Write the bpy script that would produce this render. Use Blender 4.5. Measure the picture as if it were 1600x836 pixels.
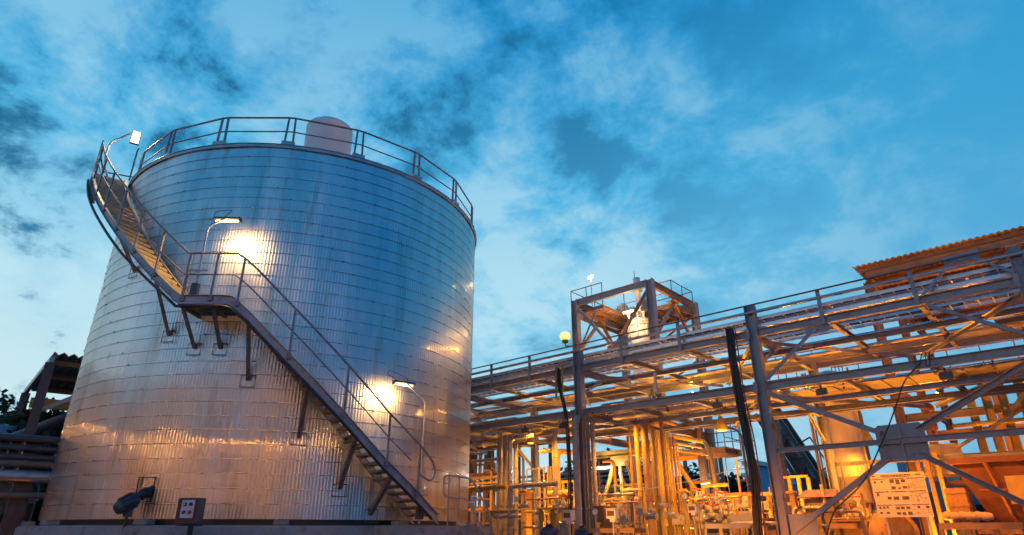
import bpy, math, random
import numpy as np
from mathutils import Vector, Matrix
random.seed(7)
S = bpy.context.scene
for o in list(bpy.data.objects): bpy.data.objects.remove(o)
R_ = math.radians
# ------------------------------------------------------------------ camera
EYE = 1.6; PITCH = 23.0; FPX = 969.0
cd = bpy.data.cameras.new('camera'); cam = bpy.data.objects.new('camera', cd); S.collection.objects.link(cam)
cd.sensor_width = 36; cd.lens = 36*FPX/1600; cd.clip_end = 9000; cd.clip_start = .1
cam.location = (0, 0, EYE); cam.rotation_euler = (R_(90+PITCH), 0, 0)
S.camera = cam
# ------------------------------------------------------------------ world: dusk sky
W = bpy.data.worlds.new("World"); S.world = W; W.use_nodes = True
nt = W.node_tree; nt.nodes.clear()
def N(t, **k):
    n = nt.nodes.new(t)
    for a, b in k.items(): setattr(n, a, b)
    return n
def LK(a, b): nt.links.new(a, b)
def MT(op, a, b=None, c=None, clamp=False):
    n = N('ShaderNodeMath', operation=op); n.use_clamp = clamp
    for i, v in enumerate((a, b, c)):
        if v is None: continue
        if isinstance(v, (int, float)): n.inputs[i].default_value = v
        else: LK(v, n.inputs[i])
    return n.outputs[0]
def MIX(f, a, b, mode='MIX'):
    n = N('ShaderNodeMix', data_type='RGBA', blend_type=mode)
    for i, v in ((0, f), (6, a), (7, b)):
        if isinstance(v, (int, float)): n.inputs[i].default_value = v
        elif isinstance(v, tuple): n.inputs[i].default_value = (*v, 1)
        else: LK(v, n.inputs[i])
    return n.outputs[2]
def RAMP(f, st, interp='LINEAR'):
    n = N('ShaderNodeValToRGB'); cr = n.color_ramp; cr.interpolation = interp
    while len(cr.elements) < len(st): cr.elements.new(.5)
    for e, (p, c) in zip(cr.elements, st):
        e.position = p; e.color = (*c, 1) if isinstance(c, tuple) else (c, c, c, 1)
    LK(f, n.inputs[0]); return n.outputs[0]
tc = N('ShaderNodeTexCoord'); sep = N('ShaderNodeSeparateXYZ'); LK(tc.outputs['Generated'], sep.inputs[0])
X, Y, Z = sep.outputs
zc = MT('MAXIMUM', Z, 0.0)
base = RAMP(zc, [(0, (.40, .72, .84)), (.15, (.30, .66, .84)), (.34, (.19, .58, .84)), (.5, (.085, .46, .77)), (.72, (.018, .27, .60)), (1, (.004, .14, .38))])
# the afterglow lies to the left of the view, the right side is a deeper blue
left = MT('MULTIPLY_ADD', X, -1.25, .1, clamp=True)
low = MT('SUBTRACT', 1, MT('MULTIPLY', zc, 2.1), clamp=True)
base = MIX(MT('MULTIPLY', MT('MULTIPLY', left, low), 1.5, clamp=True), base, (.64, .84, .87))
right = MT('MULTIPLY', MT('MULTIPLY_ADD', X, 1.3, -.1, clamp=True), .75)
base = MIX(right, base, (.012, .27, .56))
den = MT('ADD', zc, .42)
cv = N('ShaderNodeCombineXYZ'); LK(MT('DIVIDE', X, den), cv.inputs[0]); LK(MT('DIVIDE', Y, den), cv.inputs[1])
mp = N('ShaderNodeMapping'); LK(cv.outputs[0], mp.inputs[0]); mp.inputs['Rotation'].default_value = (0, 0, R_(28)); mp.inputs['Scale'].default_value = (1.0, 1.0, 1); mp.inputs['Location'].default_value = (3.3, 1.2, 0)
n1 = N('ShaderNodeTexNoise'); LK(mp.outputs[0], n1.inputs['Vector'])
n1.inputs['Scale'].default_value = 4.6; n1.inputs['Detail'].default_value = 9; n1.inputs['Roughness'].default_value = .63; n1.inputs['Distortion'].default_value = .15
n2 = N('ShaderNodeTexNoise'); LK(mp.outputs[0], n2.inputs['Vector'])
n2.inputs['Scale'].default_value = 1.7; n2.inputs['Detail'].default_value = 3
cl = MT('ADD', MT('MULTIPLY', n1.outputs[0], .75), MT('MULTIPLY', n2.outputs[0], .35))
fade = MT('SUBTRACT', 1, MT('MULTIPLY', MT('MULTIPLY_ADD', X, 2.2, -.30, clamp=True), .85))
bright = MT('MULTIPLY', RAMP(cl, [(.495, 0.), (.63, 1.)], 'EASE'), MT('MULTIPLY', fade, .80))
dark = MT('MULTIPLY', RAMP(cl, [(.43, 1.), (.525, 0.)], 'EASE'), MT('MULTIPLY', fade, MT('MULTIPLY_ADD', X, -.8, .66, clamp=True)))
dcol = RAMP(zc, [(0, (.20, .40, .52)), (.3, (.035, .23, .42)), (.6, (.004, .10, .24)), (1, (.002, .06, .15))])
bcol = RAMP(zc, [(0, (.66, .84, .88)), (.35, (.50, .78, .90)), (.55, (.32, .64, .84)), (.72, (.14, .48, .76)), (1, (.06, .30, .56))])
col = MIX(dark, base, dcol); col = MIX(bright, col, bcol)
col = MIX(MT('MULTIPLY_ADD', Y, -3.2, .35, clamp=True), col, MIX(1.0, col, (.11, .52, .82), 'MULTIPLY'))
below = MT('GREATER_THAN', 0, Z)
col = MIX(below, col, (.05, .06, .07))
bg = N('ShaderNodeBackground'); LK(col, bg.inputs[0]); bg.inputs[1].default_value = 1.0
wo = N('ShaderNodeOutputWorld'); LK(bg.outputs[0], wo.inputs[0])
# very faint, wide afterglow from the left horizon
sl = bpy.data.lights.new('afterglow_sun', 'SUN'); so = bpy.data.objects.new('afterglow_sun', sl); S.collection.objects.link(so)
sl.energy = .12; sl.angle = R_(30); sl.color = (1, .85, .7); so.rotation_euler = (R_(82), 0, R_(-70))
S.view_settings.view_transform = 'Standard'; S.view_settings.look = 'None'; S.view_settings.exposure = 0; S.view_settings.gamma = 1
S.render.engine = 'CYCLES'
S.cycles.max_bounces = 6; S.cycles.sample_clamp_indirect = 4

# ------------------------------------------------------------------ frames of reference
TH = R_(PITCH)
def ray(px, py):
    r = (px-800)/FPX; u = (418-py)/FPX
    return Vector((r, math.cos(TH)-u*math.sin(TH), math.sin(TH)+u*math.cos(TH)))
RD = Vector((math.sin(R_(132)), math.cos(R_(132)), 0)); RN = Vector((math.sin(R_(42)), math.cos(R_(42)), 0)); RP = 16.8
def K(s, w, z): return RN*(RP+w) + RD*s + Vector((0, 0, z))          # rack frame: along, across, up
def KS(px, py, w=0):                                                  # survey: where a sight line meets the rack plane w
    r = ray(px, py); k = (RP+w)/(r.x*RN.x+r.y*RN.y); q = r*k
    return q.dot(RD), q.z+EYE
def AT(px, py, w=0):
    s, z = KS(px, py, w); return K(s, w, z)
def HD(px, py, d):                                                    # sight line at horizontal distance d
    r = ray(px, py); k = d/math.hypot(r.x, r.y); return r*k + Vector((0, 0, EYE))
TC = Vector((22.1*math.sin(R_(-19.55)), 22.1*math.cos(R_(-19.55)), 0)); TR = 6.0; TZ0 = 1.84; TZ1 = 11.62
def CY(r, a, z): return TC + Vector((r*math.cos(R_(a)), r*math.sin(R_(a)), z))

# ------------------------------------------------------------------ materials
MATS = {}
def mat(name, base, rough=.5, metal=0., var=.25, scale=3., dirt=None, dirt_amt=.35, bump=.0, bscale=40, streak=False, emit=None, spec=.5):
    m = bpy.data.materials.new(name); m.use_nodes = True; t = m.node_tree; p = t.nodes['Principled BSDF']
    MATS[name] = m
    def nn(ty): return t.nodes.new(ty)
    if emit:
        p.inputs['Emission Color'].default_value = (*emit[0], 1); p.inputs['Emission Strength'].default_value = emit[1]
        p.inputs['Base Color'].default_value = (*base, 1); return m
    c = nn('ShaderNodeTexCoord'); mpn = nn('ShaderNodeMapping'); t.links.new(c.outputs['Object'], mpn.inputs[0])
    if streak: mpn.inputs['Scale'].default_value = (1, 1, .12)
    a = nn('ShaderNodeTexNoise'); a.inputs['Scale'].default_value = scale; a.inputs['Detail'].default_value = 6; a.inputs['Roughness'].default_value = .65
    t.links.new(mpn.outputs[0], a.inputs['Vector'])
    r = nn('ShaderNodeValToRGB'); r.color_ramp.elements[0].position = .3; r.color_ramp.elements[1].position = .7
    lo = tuple(x*(1-var) for x in base); hi = tuple(min(1, x*(1+var)) for x in base)
    r.color_ramp.elements[0].color = (*lo, 1); r.color_ramp.elements[1].color = (*hi, 1)
    t.links.new(a.outputs[0], r.inputs[0]); out = r.outputs[0]
    if dirt:
        b = nn('ShaderNodeTexNoise'); b.inputs['Scale'].default_value = scale*1.7+.3; b.inputs['Detail'].default_value = 8; b.inputs['Roughness'].default_value = .7
        t.links.new(mpn.outputs[0], b.inputs['Vector'])
        rr = nn('ShaderNodeValToRGB'); rr.color_ramp.elements[0].position = .54; rr.color_ramp.elements[1].position = .68
        rr.color_ramp.elements[1].color = (dirt_amt*2 if dirt_amt < .5 else 1,)*3+(1,)
        t.links.new(b.outputs[0], rr.inputs[0])
        mx = nn('ShaderNodeMix'); mx.data_type = 'RGBA'; t.links.new(rr.outputs[0], mx.inputs[0]); t.links.new(out, mx.inputs[6]); mx.inputs[7].default_value = (*dirt, 1); out = mx.outputs[2]
    t.links.new(out, p.inputs['Base Color'])
    p.inputs['Metallic'].default_value = metal; p.inputs['Specular IOR Level'].default_value = spec
    mr = nn('ShaderNodeMapRange'); t.links.new(a.outputs[0], mr.inputs[0]); mr.inputs[1].default_value = .3; mr.inputs[2].default_value = .7
    mr.inputs[3].default_value = max(.03, rough-.1); mr.inputs[4].default_value = min(1, rough+.12); t.links.new(mr.outputs[0], p.inputs['Roughness'])
    if bump:
        d = nn('ShaderNodeTexNoise'); d.inputs['Scale'].default_value = bscale; d.inputs['Detail'].default_value = 4; t.links.new(c.outputs['Object'], d.inputs['Vector'])
        bb = nn('ShaderNodeBump'); bb.inputs['Strength'].default_value = bump; bb.inputs['Distance'].default_value = .02
        t.links.new(d.outputs[0], bb.inputs['Height']); t.links.new(bb.outputs[0], p.inputs['Normal'])
    return m
RUST = (.16, .065, .03)
mat('cladding', (.62, .60, .59), .36, 1., .2, 1.3, (.38, .32, .27), .36, bump=.10, bscale=7, streak=True)
def two_lobe(name, r2, f):
    t = MATS[name].node_tree; p = t.nodes['Principled BSDF']; o = t.nodes['Material Output']
    g2 = t.nodes.new('ShaderNodeBsdfAnisotropic'); g2.inputs['Roughness'].default_value = r2
    for src, dst in (('Base Color', 'Color'), ('Normal', 'Normal')):
        if p.inputs[src].is_linked: t.links.new(p.inputs[src].links[0].from_socket, g2.inputs[dst])
    mx = t.nodes.new('ShaderNodeMixShader'); mx.inputs[0].default_value = f; t.links.new(p.outputs[0], mx.inputs[1]); t.links.new(g2.outputs[0], mx.inputs[2]); t.links.new(mx.outputs[0], o.inputs[0])
def sheet_var(name):
    t = MATS[name].node_tree; p = t.nodes['Principled BSDF']; a = t.nodes.new('ShaderNodeAttribute'); a.attribute_name = 'sheet'
    mr = t.nodes.new('ShaderNodeMapRange'); mr.inputs[3].default_value = .93; mr.inputs[4].default_value = 1.04; t.links.new(a.outputs['Fac'], mr.inputs[0])
    mx = t.nodes.new('ShaderNodeMix'); mx.data_type = 'RGBA'; mx.blend_type = 'MULTIPLY'; mx.inputs[0].default_value = 1
    t.links.new(p.inputs['Base Color'].links[0].from_socket, mx.inputs[6]); t.links.new(mr.outputs[0], mx.inputs[7]); t.links.new(mx.outputs[2], p.inputs['Base Color'])
    m2 = t.nodes.new('ShaderNodeMath'); m2.operation = 'MULTIPLY_ADD'; t.links.new(a.outputs['Fac'], m2.inputs[0]); m2.inputs[1].default_value = .04; t.links.new(p.inputs['Roughness'].links[0].from_socket, m2.inputs[2]); t.links.new(m2.outputs[0], p.inputs['Roughness'])
sheet_var('cladding')
two_lobe('cladding', .03, .24)
mat('band_metal', (.50, .50, .52), .25, 1., .15, 2)
mat('roof_metal', (.42, .43, .45), .45, .8)
mat('grey_steel', (.25, .255, .285), .42, .1, .16, 2.2, RUST, .22, bump=.12, bscale=9)
mat('galv', (.40, .41, .44), .38, .6, .2, 4, (.2, .17, .15), .2)
mat('stair_steel', (.33, .335, .37), .45, .25, .2, 3, RUST, .3, bump=.15, bscale=14)
mat('rail_steel', (.22, .21, .24), .45, .3, .25, 4, RUST, .35)
mat('rust_rail', (.22, .10, .08), .6, .1, .3, 5)
mat('tray_metal', (.58, .64, .70), .38, .75, .2, 4)
mat('pipe_alu', (.46, .45, .45), .30, .8, .15, 3, (.3, .27, .24), .2)
mat('pipe_paint', (.36, .33, .29), .42, .1, .2, 3, RUST, .25)
mat('pipe_dark', (.17, .14, .12), .5, .2, .3, 4, RUST, .3)
mat('yellow_paint', (.42, .29, .07), .42, 0, .2, 3, RUST, .2)
mat('orange_steel', (.26, .15, .08), .5, .1, .25, 3, RUST, .3)
mat('white_paint', (.72, .71, .68), .4, 0, .1, 2, (.4, .35, .3), .2)
mat('cream_paint', (.46, .40, .30), .4, 0, .12, 2, (.35, .25, .15), .25, streak=True)
mat('rust_plate', (.16, .06, .028), .65, .1, .4, 1.6, (.10, .05, .03), .4, bump=.3)
mat('black_cable', (.025, .024, .026), .42, 0, .3, 6)
mat('black_paint', (.03, .03, .034), .4, 0, .3, 4)
mat('motor_blue', (.04, .06, .13), .4, .1, .2, 4)
mat('dark_grey', (.075, .075, .088), .4, .1, .3, 4, bump=.1)
mat('panel_white', (.62, .62, .64), .45, 0, .1, 4)
mat('concrete', (.30, .28, .27), .85, 0, .25, 2.0, (.13, .12, .11), .4, bump=.5, bscale=18)
mat('ground', (.20, .19, .175), .85, 0, .35, .5, (.08, .075, .07), .4, bump=.4, bscale=12)
mat('wall_block', (.34, .30, .26), .8, 0, .15, .8, (.2, .17, .14), .3, bump=.3)
mat('blue_wall', (.05, .24, .42), .6, 0, .12, .6, spec=.3)
mat('teal_wall', (.22, .46, .58), .6, 0, .1, .6, spec=.3)
mat('roof_sheet', (.24, .17, .15), .55, .2, .25, 1.5, RUST, .3)
mat('wood', (.34, .20, .09), .7, 0, .3, 6, (.12, .07, .03), .3)
mat('bark', (.07, .05, .035), .9, 0, .4, 6, bump=.6)
mat('silo_white', (.74, .80, .86), .45, 0, .06, .7)
mat('leaf', (.030, .050, .022), .6, 0, .6, 1.2, spec=.3)
mat('leaf_far', (.022, .042, .028), .7, 0, .6, .5, spec=.2)
mat('sign_face', (.55, .50, .38), .5, 0, .04, 2)
mat('sign_ink', (.10, .08, .07), .6, 0, .5, 18)
mat('red_paint', (.45, .04, .03), .45)
mat('label_blue', (.05, .25, .60), .4)
mat('glass', (.05, .07, .09), .08, 0, .1, 2)
mat('hide_wrap', (.45, .33, .22), .75, 0, .3, 5, bump=.4)
WARM = (1, .64, .26); SOD = (1, .27, .012); GOLD = (1, .42, .05); COOL = (1, .86, .70)
mat('em_warm', (.9,)*3, emit=((1, .66, .30), 5)); mat('em_sod', (.9,)*3, emit=((1, .27, .035), 3.2)); mat('em_cool', (.9,)*3, emit=(COOL, 9)); mat('em_sodrow', (.9,)*3, emit=((1, .42, .08), 48))

# ------------------------------------------------------------------ mesh building
COL = S.collection
class MB:
    def __init__(s): s.v = []; s.f = []; s.sm = []
    def add(s, vs, fs, smooth=False):
        b = len(s.v); s.v += [tuple(v) for v in vs]; s.f += [tuple(i+b for i in f) for f in fs]; s.sm += [smooth]*len(fs); return s
    def bar(s, p, q, w, h, up=(0, 0, 1), ext=0):
        p = Vector(p); q = Vector(q); d = (q-p)
        if d.length < 1e-6: return s
        d.normalize(); up = Vector(up)
        if abs(d.dot(up.normalized())) > .98: up = Vector((RD.x, RD.y, 0)) if abs(d.z) > .9 else Vector((0, 0, 1))
        sd = d.cross(up).normalized(); u = sd.cross(d).normalized(); p = p-d*ext; q = q+d*ext
        c = []
        for e in (p, q):
            for a, b in ((-1, -1), (1, -1), (1, 1), (-1, 1)): c.append(e+sd*a*w/2+u*b*h/2)
        return s.add(c, [(3, 2, 1, 0), (4, 5, 6, 7), (0, 1, 5, 4), (1, 2, 6, 5), (2, 3, 7, 6), (3, 0, 4, 7)])
    def ibeam(s, p, q, h=.2, b=.15, up=(0, 0, 1), t=.014):
        p = Vector(p); q = Vector(q); d = (q-p).normalized(); up = Vector(up)
        if abs(d.dot(up.normalized())) > .98: up = Vector((RD.x, RD.y, 0))
        sd = d.cross(up).normalized(); u = sd.cross(d).normalized()
        o = u*(h/2-t/2)
        s.bar(p+o, q+o, b, t, u); s.bar(p-o, q-o, b, t, u); return s.bar(p, q, t*.8, h-2*t-.002, u)
    def angle(s, p, q, a=.09, t=.012, up=(0, 0, 1)):
        p = Vector(p); q = Vector(q); d = (q-p).normalized(); up = Vector(up)
        if abs(d.dot(up.normalized())) > .98: up = Vector((RD.x, RD.y, 0))
        sd = d.cross(up).normalized(); u = sd.cross(d).normalized()
        s.bar(p, q, a, t, u); o = -u*(a/2)+sd*(a/2-t/2); return s.bar(p+o, q+o, t, a-t-.002, u)
    def box(s, c, sx, sy, sz, rz=0):
        c = Vector(c); m = Matrix.Rotation(rz, 3, 'Z'); vs = []
        for z in (-1, 1):
            for x, y in ((-1, -1), (1, -1), (1, 1), (-1, 1)): vs.append(c+m@Vector((x*sx/2, y*sy/2, z*sz/2)))
        return s.add(vs, [(3, 2, 1, 0), (4, 5, 6, 7), (0, 1, 5, 4), (1, 2, 6, 5), (2, 3, 7, 6), (3, 0, 4, 7)])
    def tube(s, pts, r, n=10, cap=True, closed=False):
        pts = [Vector(p) for p in pts]; m = len(pts); rs = r if isinstance(r, (list, tuple)) else [r]*m
        tans = []
        for i in range(m):
            a = pts[i-1] if (i > 0 or closed) else pts[i]; b = pts[(i+1) % m] if (i < m-1 or closed) else pts[i]
            tans.append((b-a).normalized())
        u = Vector((0, 0, 1)) if abs(tans[0].z) < .9 else Vector((1, 0, 0))
        u = (u-tans[0]*u.dot(tans[0])).normalized(); vs = []
        for i in range(m):
            u = (u-tans[i]*u.dot(tans[i])).normalized(); w = tans[i].cross(u)
            k = 1.
            if 0 < i < m-1:
                c = (pts[i]-pts[i-1]).normalized().dot((pts[i+1]-pts[i]).normalized()); k = 1/max(.5, math.sqrt((1+c)/2))
            for j in range(n):
                a = 2*math.pi*j/n; vs.append(pts[i]+(u*math.cos(a)+w*math.sin(a))*rs[i]*(k if k < 1.05 else 1.03))
        fs = []
        for i in range(m if closed else m-1):
            i2 = (i+1) % m
            for j in range(n): fs.append((i*n+j, i*n+(j+1) % n, i2*n+(j+1) % n, i2*n+j))
        s.add(vs, fs, True)
        if cap and not closed:
            s.add(vs[:n], [tuple(range(n))[::-1]]); s.add(vs[-n:], [tuple(range(n))])
        return s
    def pipe(s, pts, r, n=10, bend=None):
        return s.tube(rnd(pts, bend or r*3), r, n)
    def lathe(s, base, prof, n=28, axis=None, smooth=True):
        base = Vector(base); ax = Vector(axis or (0, 0, 1)).normalized(); u = ax.orthogonal().normalized(); w = ax.cross(u); vs = []
        for r, h in prof:
            for j in range(n):
                a = 2*math.pi*j/n; vs.append(base+ax*h+(u*math.cos(a)+w*math.sin(a))*r)
        fs = []
        for i in range(len(prof)-1):
            for j in range(n): fs.append((i*n+j, i*n+(j+1) % n, (i+1)*n+(j+1) % n, (i+1)*n+j))
        s.add(vs, fs, smooth)
        for k, rev in ((0, True), (len(prof)-1, False)):
            if prof[k][0] > 1e-3:
                f = tuple(range(n)); s.add(vs[k*n:(k+1)*n], [f[::-1] if rev else f])
        return s
    def build(s, name, m, parent=None, loc=None):
        o3 = Vector(loc) if loc is not None else (wloc(parent) if parent else Vector((0, 0, 0)))
        me = bpy.data.meshes.new(name); me.from_pydata([(v[0]-o3.x, v[1]-o3.y, v[2]-o3.z) for v in s.v], [], s.f)
        me.polygons.foreach_set('use_smooth', s.sm); me.materials.append(MATS[m]); me.update()
        o = bpy.data.objects.new(name, me); COL.objects.link(o)
        if parent: o.parent = parent; o['_w'] = list(o3)
        else: o.location = o3
        return o
def wloc(o):
    if '_w' in o: return Vector(o['_w'])
    return Vector(o.location)
def rnd(pts, b, k=5):
    pts = [Vector(p) for p in pts]
    if len(pts) < 3: return pts
    out = [pts[0]]
    for i in range(1, len(pts)-1):
        a = pts[i-1]-pts[i]; c = pts[i+1]-pts[i]; bb = min(b, a.length*.45, c.length*.45)
        A = pts[i]+a.normalized()*bb; C = pts[i]+c.normalized()*bb
        for j in range(k+1):
            t = j/k; out.append(A*(1-t)**2+pts[i]*2*t*(1-t)+C*t*t)
    out.append(pts[-1]); return out
def tag(o, label, cat, group=None):
    o['label'] = label; o['category'] = cat
    if group: o['group'] = group
    return o
def thing(name, loc, label, cat, group=None):
    o = bpy.data.objects.new(name, None); COL.objects.link(o); o.location = loc; o.empty_display_size = .2
    return tag(o, label, cat, group)
def one(name, mb, m, loc, label, cat, group=None): return tag(mb.build(name, m, None, loc), label, cat, group)
def struct(name, mb, m, loc=(0, 0, 0)):
    o = mb.build(name, m, None, loc); o['kind'] = 'structure'; return o
def dup(root, loc, rz=None, label=None, group=None):
    r = root.copy(); COL.objects.link(r); r.location = loc
    if rz is not None: r.rotation_euler = (0, 0, rz)
    if label: r['label'] = label
    if group: r['group'] = group
    for ch in root.children:
        c = ch.copy(); COL.objects.link(c); c.parent = r
        for g in ch.children:
            d = g.copy(); COL.objects.link(d); d.parent = c
    return r
def lamp(kind, loc, energy, color, parent=None, size=.15, aim=None, spot=None, blend=.6):
    l = bpy.data.lights.new('lamp_light', kind); l.energy = energy; l.color = color
    if kind == 'AREA': l.size = size
    else: l.shadow_soft_size = size
    if spot: l.spot_size = R_(spot); l.spot_blend = blend
    o = bpy.data.objects.new('lamp_light', l); COL.objects.link(o)
    if aim is not None: o.rotation_euler = (Vector(aim)-Vector(loc)).to_track_quat('-Z', 'Y').to_euler()
    if parent: o.parent = parent; o.location = Vector(loc)-wloc(parent)
    else: o.location = loc
    return o
ORD = ['first', 'second', 'third', 'fourth', 'fifth', 'sixth', 'seventh', 'eighth', 'ninth', 'tenth', 'eleventh', 'twelfth', 'thirteenth', 'fourteenth', 'fifteenth', 'sixteenth', 'seventeenth', 'eighteenth', 'nineteenth', 'twentieth']

# ------------------------------------------------------------------ ground
g = MB(); g.add([(-4000, -4000, 0), (4000, -4000, 0), (4000, 4000, 0), (-4000, 4000, 0)], [(0, 1, 2, 3)]); struct('ground', g, 'ground')

# ------------------------------------------------------------------ storage tank
def build_tank():
    T = thing('storage_tank', TC+Vector((0, 0, 1.7)), 'huge round storage tank clad in ribbed aluminium sheet with horizontal bands', 'tank')
    NC = 470; per = 6; n = NC*per; courses = 30; ch = (TZ1-TZ0)/courses
    th = np.arange(n)/n*2*np.pi
    rng = np.random.RandomState(3)
    k = 30; ph = th/(2*np.pi)*k
    def tilt_noise(rows):
        tab = rng.rand(rows, k)-.5
        i0 = np.floor(ph).astype(int) % k; f = ph-np.floor(ph); f = f*f*(3-2*f)
        return tab[:, i0]*(1-f)+tab[:, (i0+1) % k]*f
    rows = 13; low = tilt_noise(rows)
    zs = []; rr = []
    for c in range(courses):
        for t in (0, .5, .985):
            z = TZ0+(c+t)*ch; zs.append(z)
            y = (z-TZ0)/(TZ1-TZ0)*(rows-1.001); i = int(y); f = y-i; f = f*f*(3-2*f)
            dent = (low[i]*(1-f)+low[i+1]*f)*.021
            lap = 0.
            corr = .0034*np.cos(th*NC)
            seam_pos = (th/(2*np.pi)*24+(.5 if (c//6) % 2 else 0)) % 1
            seam = np.where(seam_pos < .0025, .004, 0.)
            rr.append(TR+dent+lap+corr+seam)
    zs = np.array(zs); rr = np.array(rr); m = len(zs)
    o3 = T.location
    V = np.empty((m, n, 3)); V[:, :, 0] = rr*np.cos(th)+TC.x-o3.x; V[:, :, 1] = rr*np.sin(th)+TC.y-o3.y; V[:, :, 2] = zs[:, None]-o3.z
    idx = np.arange(m*n).reshape(m, n)
    a = idx[:-1]; b = np.roll(a, -1, 1); d = idx[1:]; c = np.roll(d, -1, 1)
    F = np.stack([a, b, c, d], -1).reshape(-1, 4)
    me = bpy.data.meshes.new('shell'); me.vertices.add(m*n); me.vertices.foreach_set('co', V.ravel())
    nf = len(F); me.loops.add(nf*4); me.polygons.add(nf)
    me.loops.foreach_set('vertex_index', F.ravel().astype(np.int32)); me.polygons.foreach_set('loop_start', np.arange(0, nf*4, 4, dtype=np.int32))
    me.polygons.foreach_set('use_smooth', np.ones(nf, dtype=bool)); me.update(); me.validate(); me.materials.append(MATS['cladding'])
    pv = rng.rand(courses//6+1, 24); col_ = np.ones((m, n, 4)); ci = np.repeat(np.arange(courses), 3)[:, None]
    pi_ = np.floor((th/(2*np.pi)*24)[None, :]+np.where((ci//6) % 2 == 1, .5, 0.)).astype(int) % 24
    col_[:, :, :3] = pv[ci//6, pi_][:, :, None]
    at = me.color_attributes.new('sheet', 'FLOAT_COLOR', 'POINT'); at.data.foreach_set('color', col_.ravel().astype(np.float32))
    o = bpy.data.objects.new('shell', me); COL.objects.link(o); o.parent = T
    # hoops
    def ring(r, z, w, t, seg=360, wob=0.):
        mb = MB(); vs = []; fs = []
        for i in range(seg):
            A = 360*i/seg; dz = wob*math.sin(R_(A)*3+z)+wob*.7*math.sin(R_(A)*7+z*2)
            for rr_, zz in ((r, -w/2), (r+t, -w/2+.001), (r+t, w/2-.001), (r, w/2)): vs.append(CY(rr_, A, z+zz+dz))
        for i in range(seg):
            j = (i+1) % seg
            for q in range(3): fs.append((i*4+q, j*4+q, j*4+q+1, i*4+q+1))
        return mb.add(vs, fs)
    for i in range(1, courses):
        z = TZ0+i*ch
        ring(TR+.0125, z+random.uniform(-.01, .01), .016, .005, wob=.008).build('hoop_band', 'band_metal', T)
    cl_ = MB()                                   # band clips
    for i in range(1, courses):
        for kx in range(14):
            A = kx*25.7+(i*97) % 25
            cl_.box(CY(TR+.02, A, TZ0+i*ch), .02, .05, .035, R_(A))
    cl_.build('band_clips', 'band_metal', T)
    ring(TR+.02, TZ1+.02, .09, .03, 200).build('rim', 'galv', T)
    rf = MB(); rf.lathe(TC, [(TR+.07, TZ1+.07), (TR+.07, TZ1+.085), (TR-.5, TZ1+.13), (.6, TZ1+.75), (0.01, TZ1+.76)], 96); rf.build('roof', 'roof_metal', T)
    return T
build_tank()
b = MB(); b.lathe(TC, [(5.9, 1.70), (5.9, 1.86)], 96)  # black ring fills the gap under the tank, painting its shadow
one('shadow_ring', b, 'black_paint', TC, 'black ring standing in for the shadow between the big tank and its concrete plinth', 'shadow ring')
b = MB(); b.lathe(TC, [(6.42, 0), (6.42, 1.66), (6.37, 1.71), (.1, 1.72)], 120)
for i in range(1): pass
p = thing('concrete_plinth', TC, 'round concrete plinth under the big aluminium tank', 'plinth'); b.build('slab', 'concrete', p)
sh = MB()
for A in np.arange(-150, 30, 27): sh.box(CY(6.2, A, 1.775), .28, .32, .1, R_(A))
sh.build('packing_block', 'concrete', p)

# railing around the roof edge
def roof_rail():
    T = thing('roof_railing', CY(0, 0, TZ1+.1), 'two rail guard rail with paired posts round the big tank roof', 'railing')
    st = [-118.3+18.95*k for k in range(-1, 17)]
    zt = 12.70; zm = 12.22; zb = TZ1+.10; r = 5.93
    for A in st:
        b = MB(); b.box(CY(r, A, zb+.06), .2, .36, .12, R_(A)); b.build('foot_block', 'galv', T)
        for dA in (-1.1, 1.1):
            b = MB(); b.bar(CY(r, A+dA, zb+.10), CY(r, A+dA*.8, zt), .05, .05, CY(1, A, 0)-CY(0, A, 0)); b.build('post', 'rail_steel', T)
    tp = []; md = []
    for A in st: tp += [CY(r, A-.9, zt), CY(r, A+.9, zt)]; md += [CY(r, A-.95, zm), CY(r, A+.95, zm)]
    MB().tube(tp, .028, 8).build('top_rail', 'rail_steel', T); MB().tube(md, .02, 8).build('mid_rail', 'rail_steel', T)
roof_rail()

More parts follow.
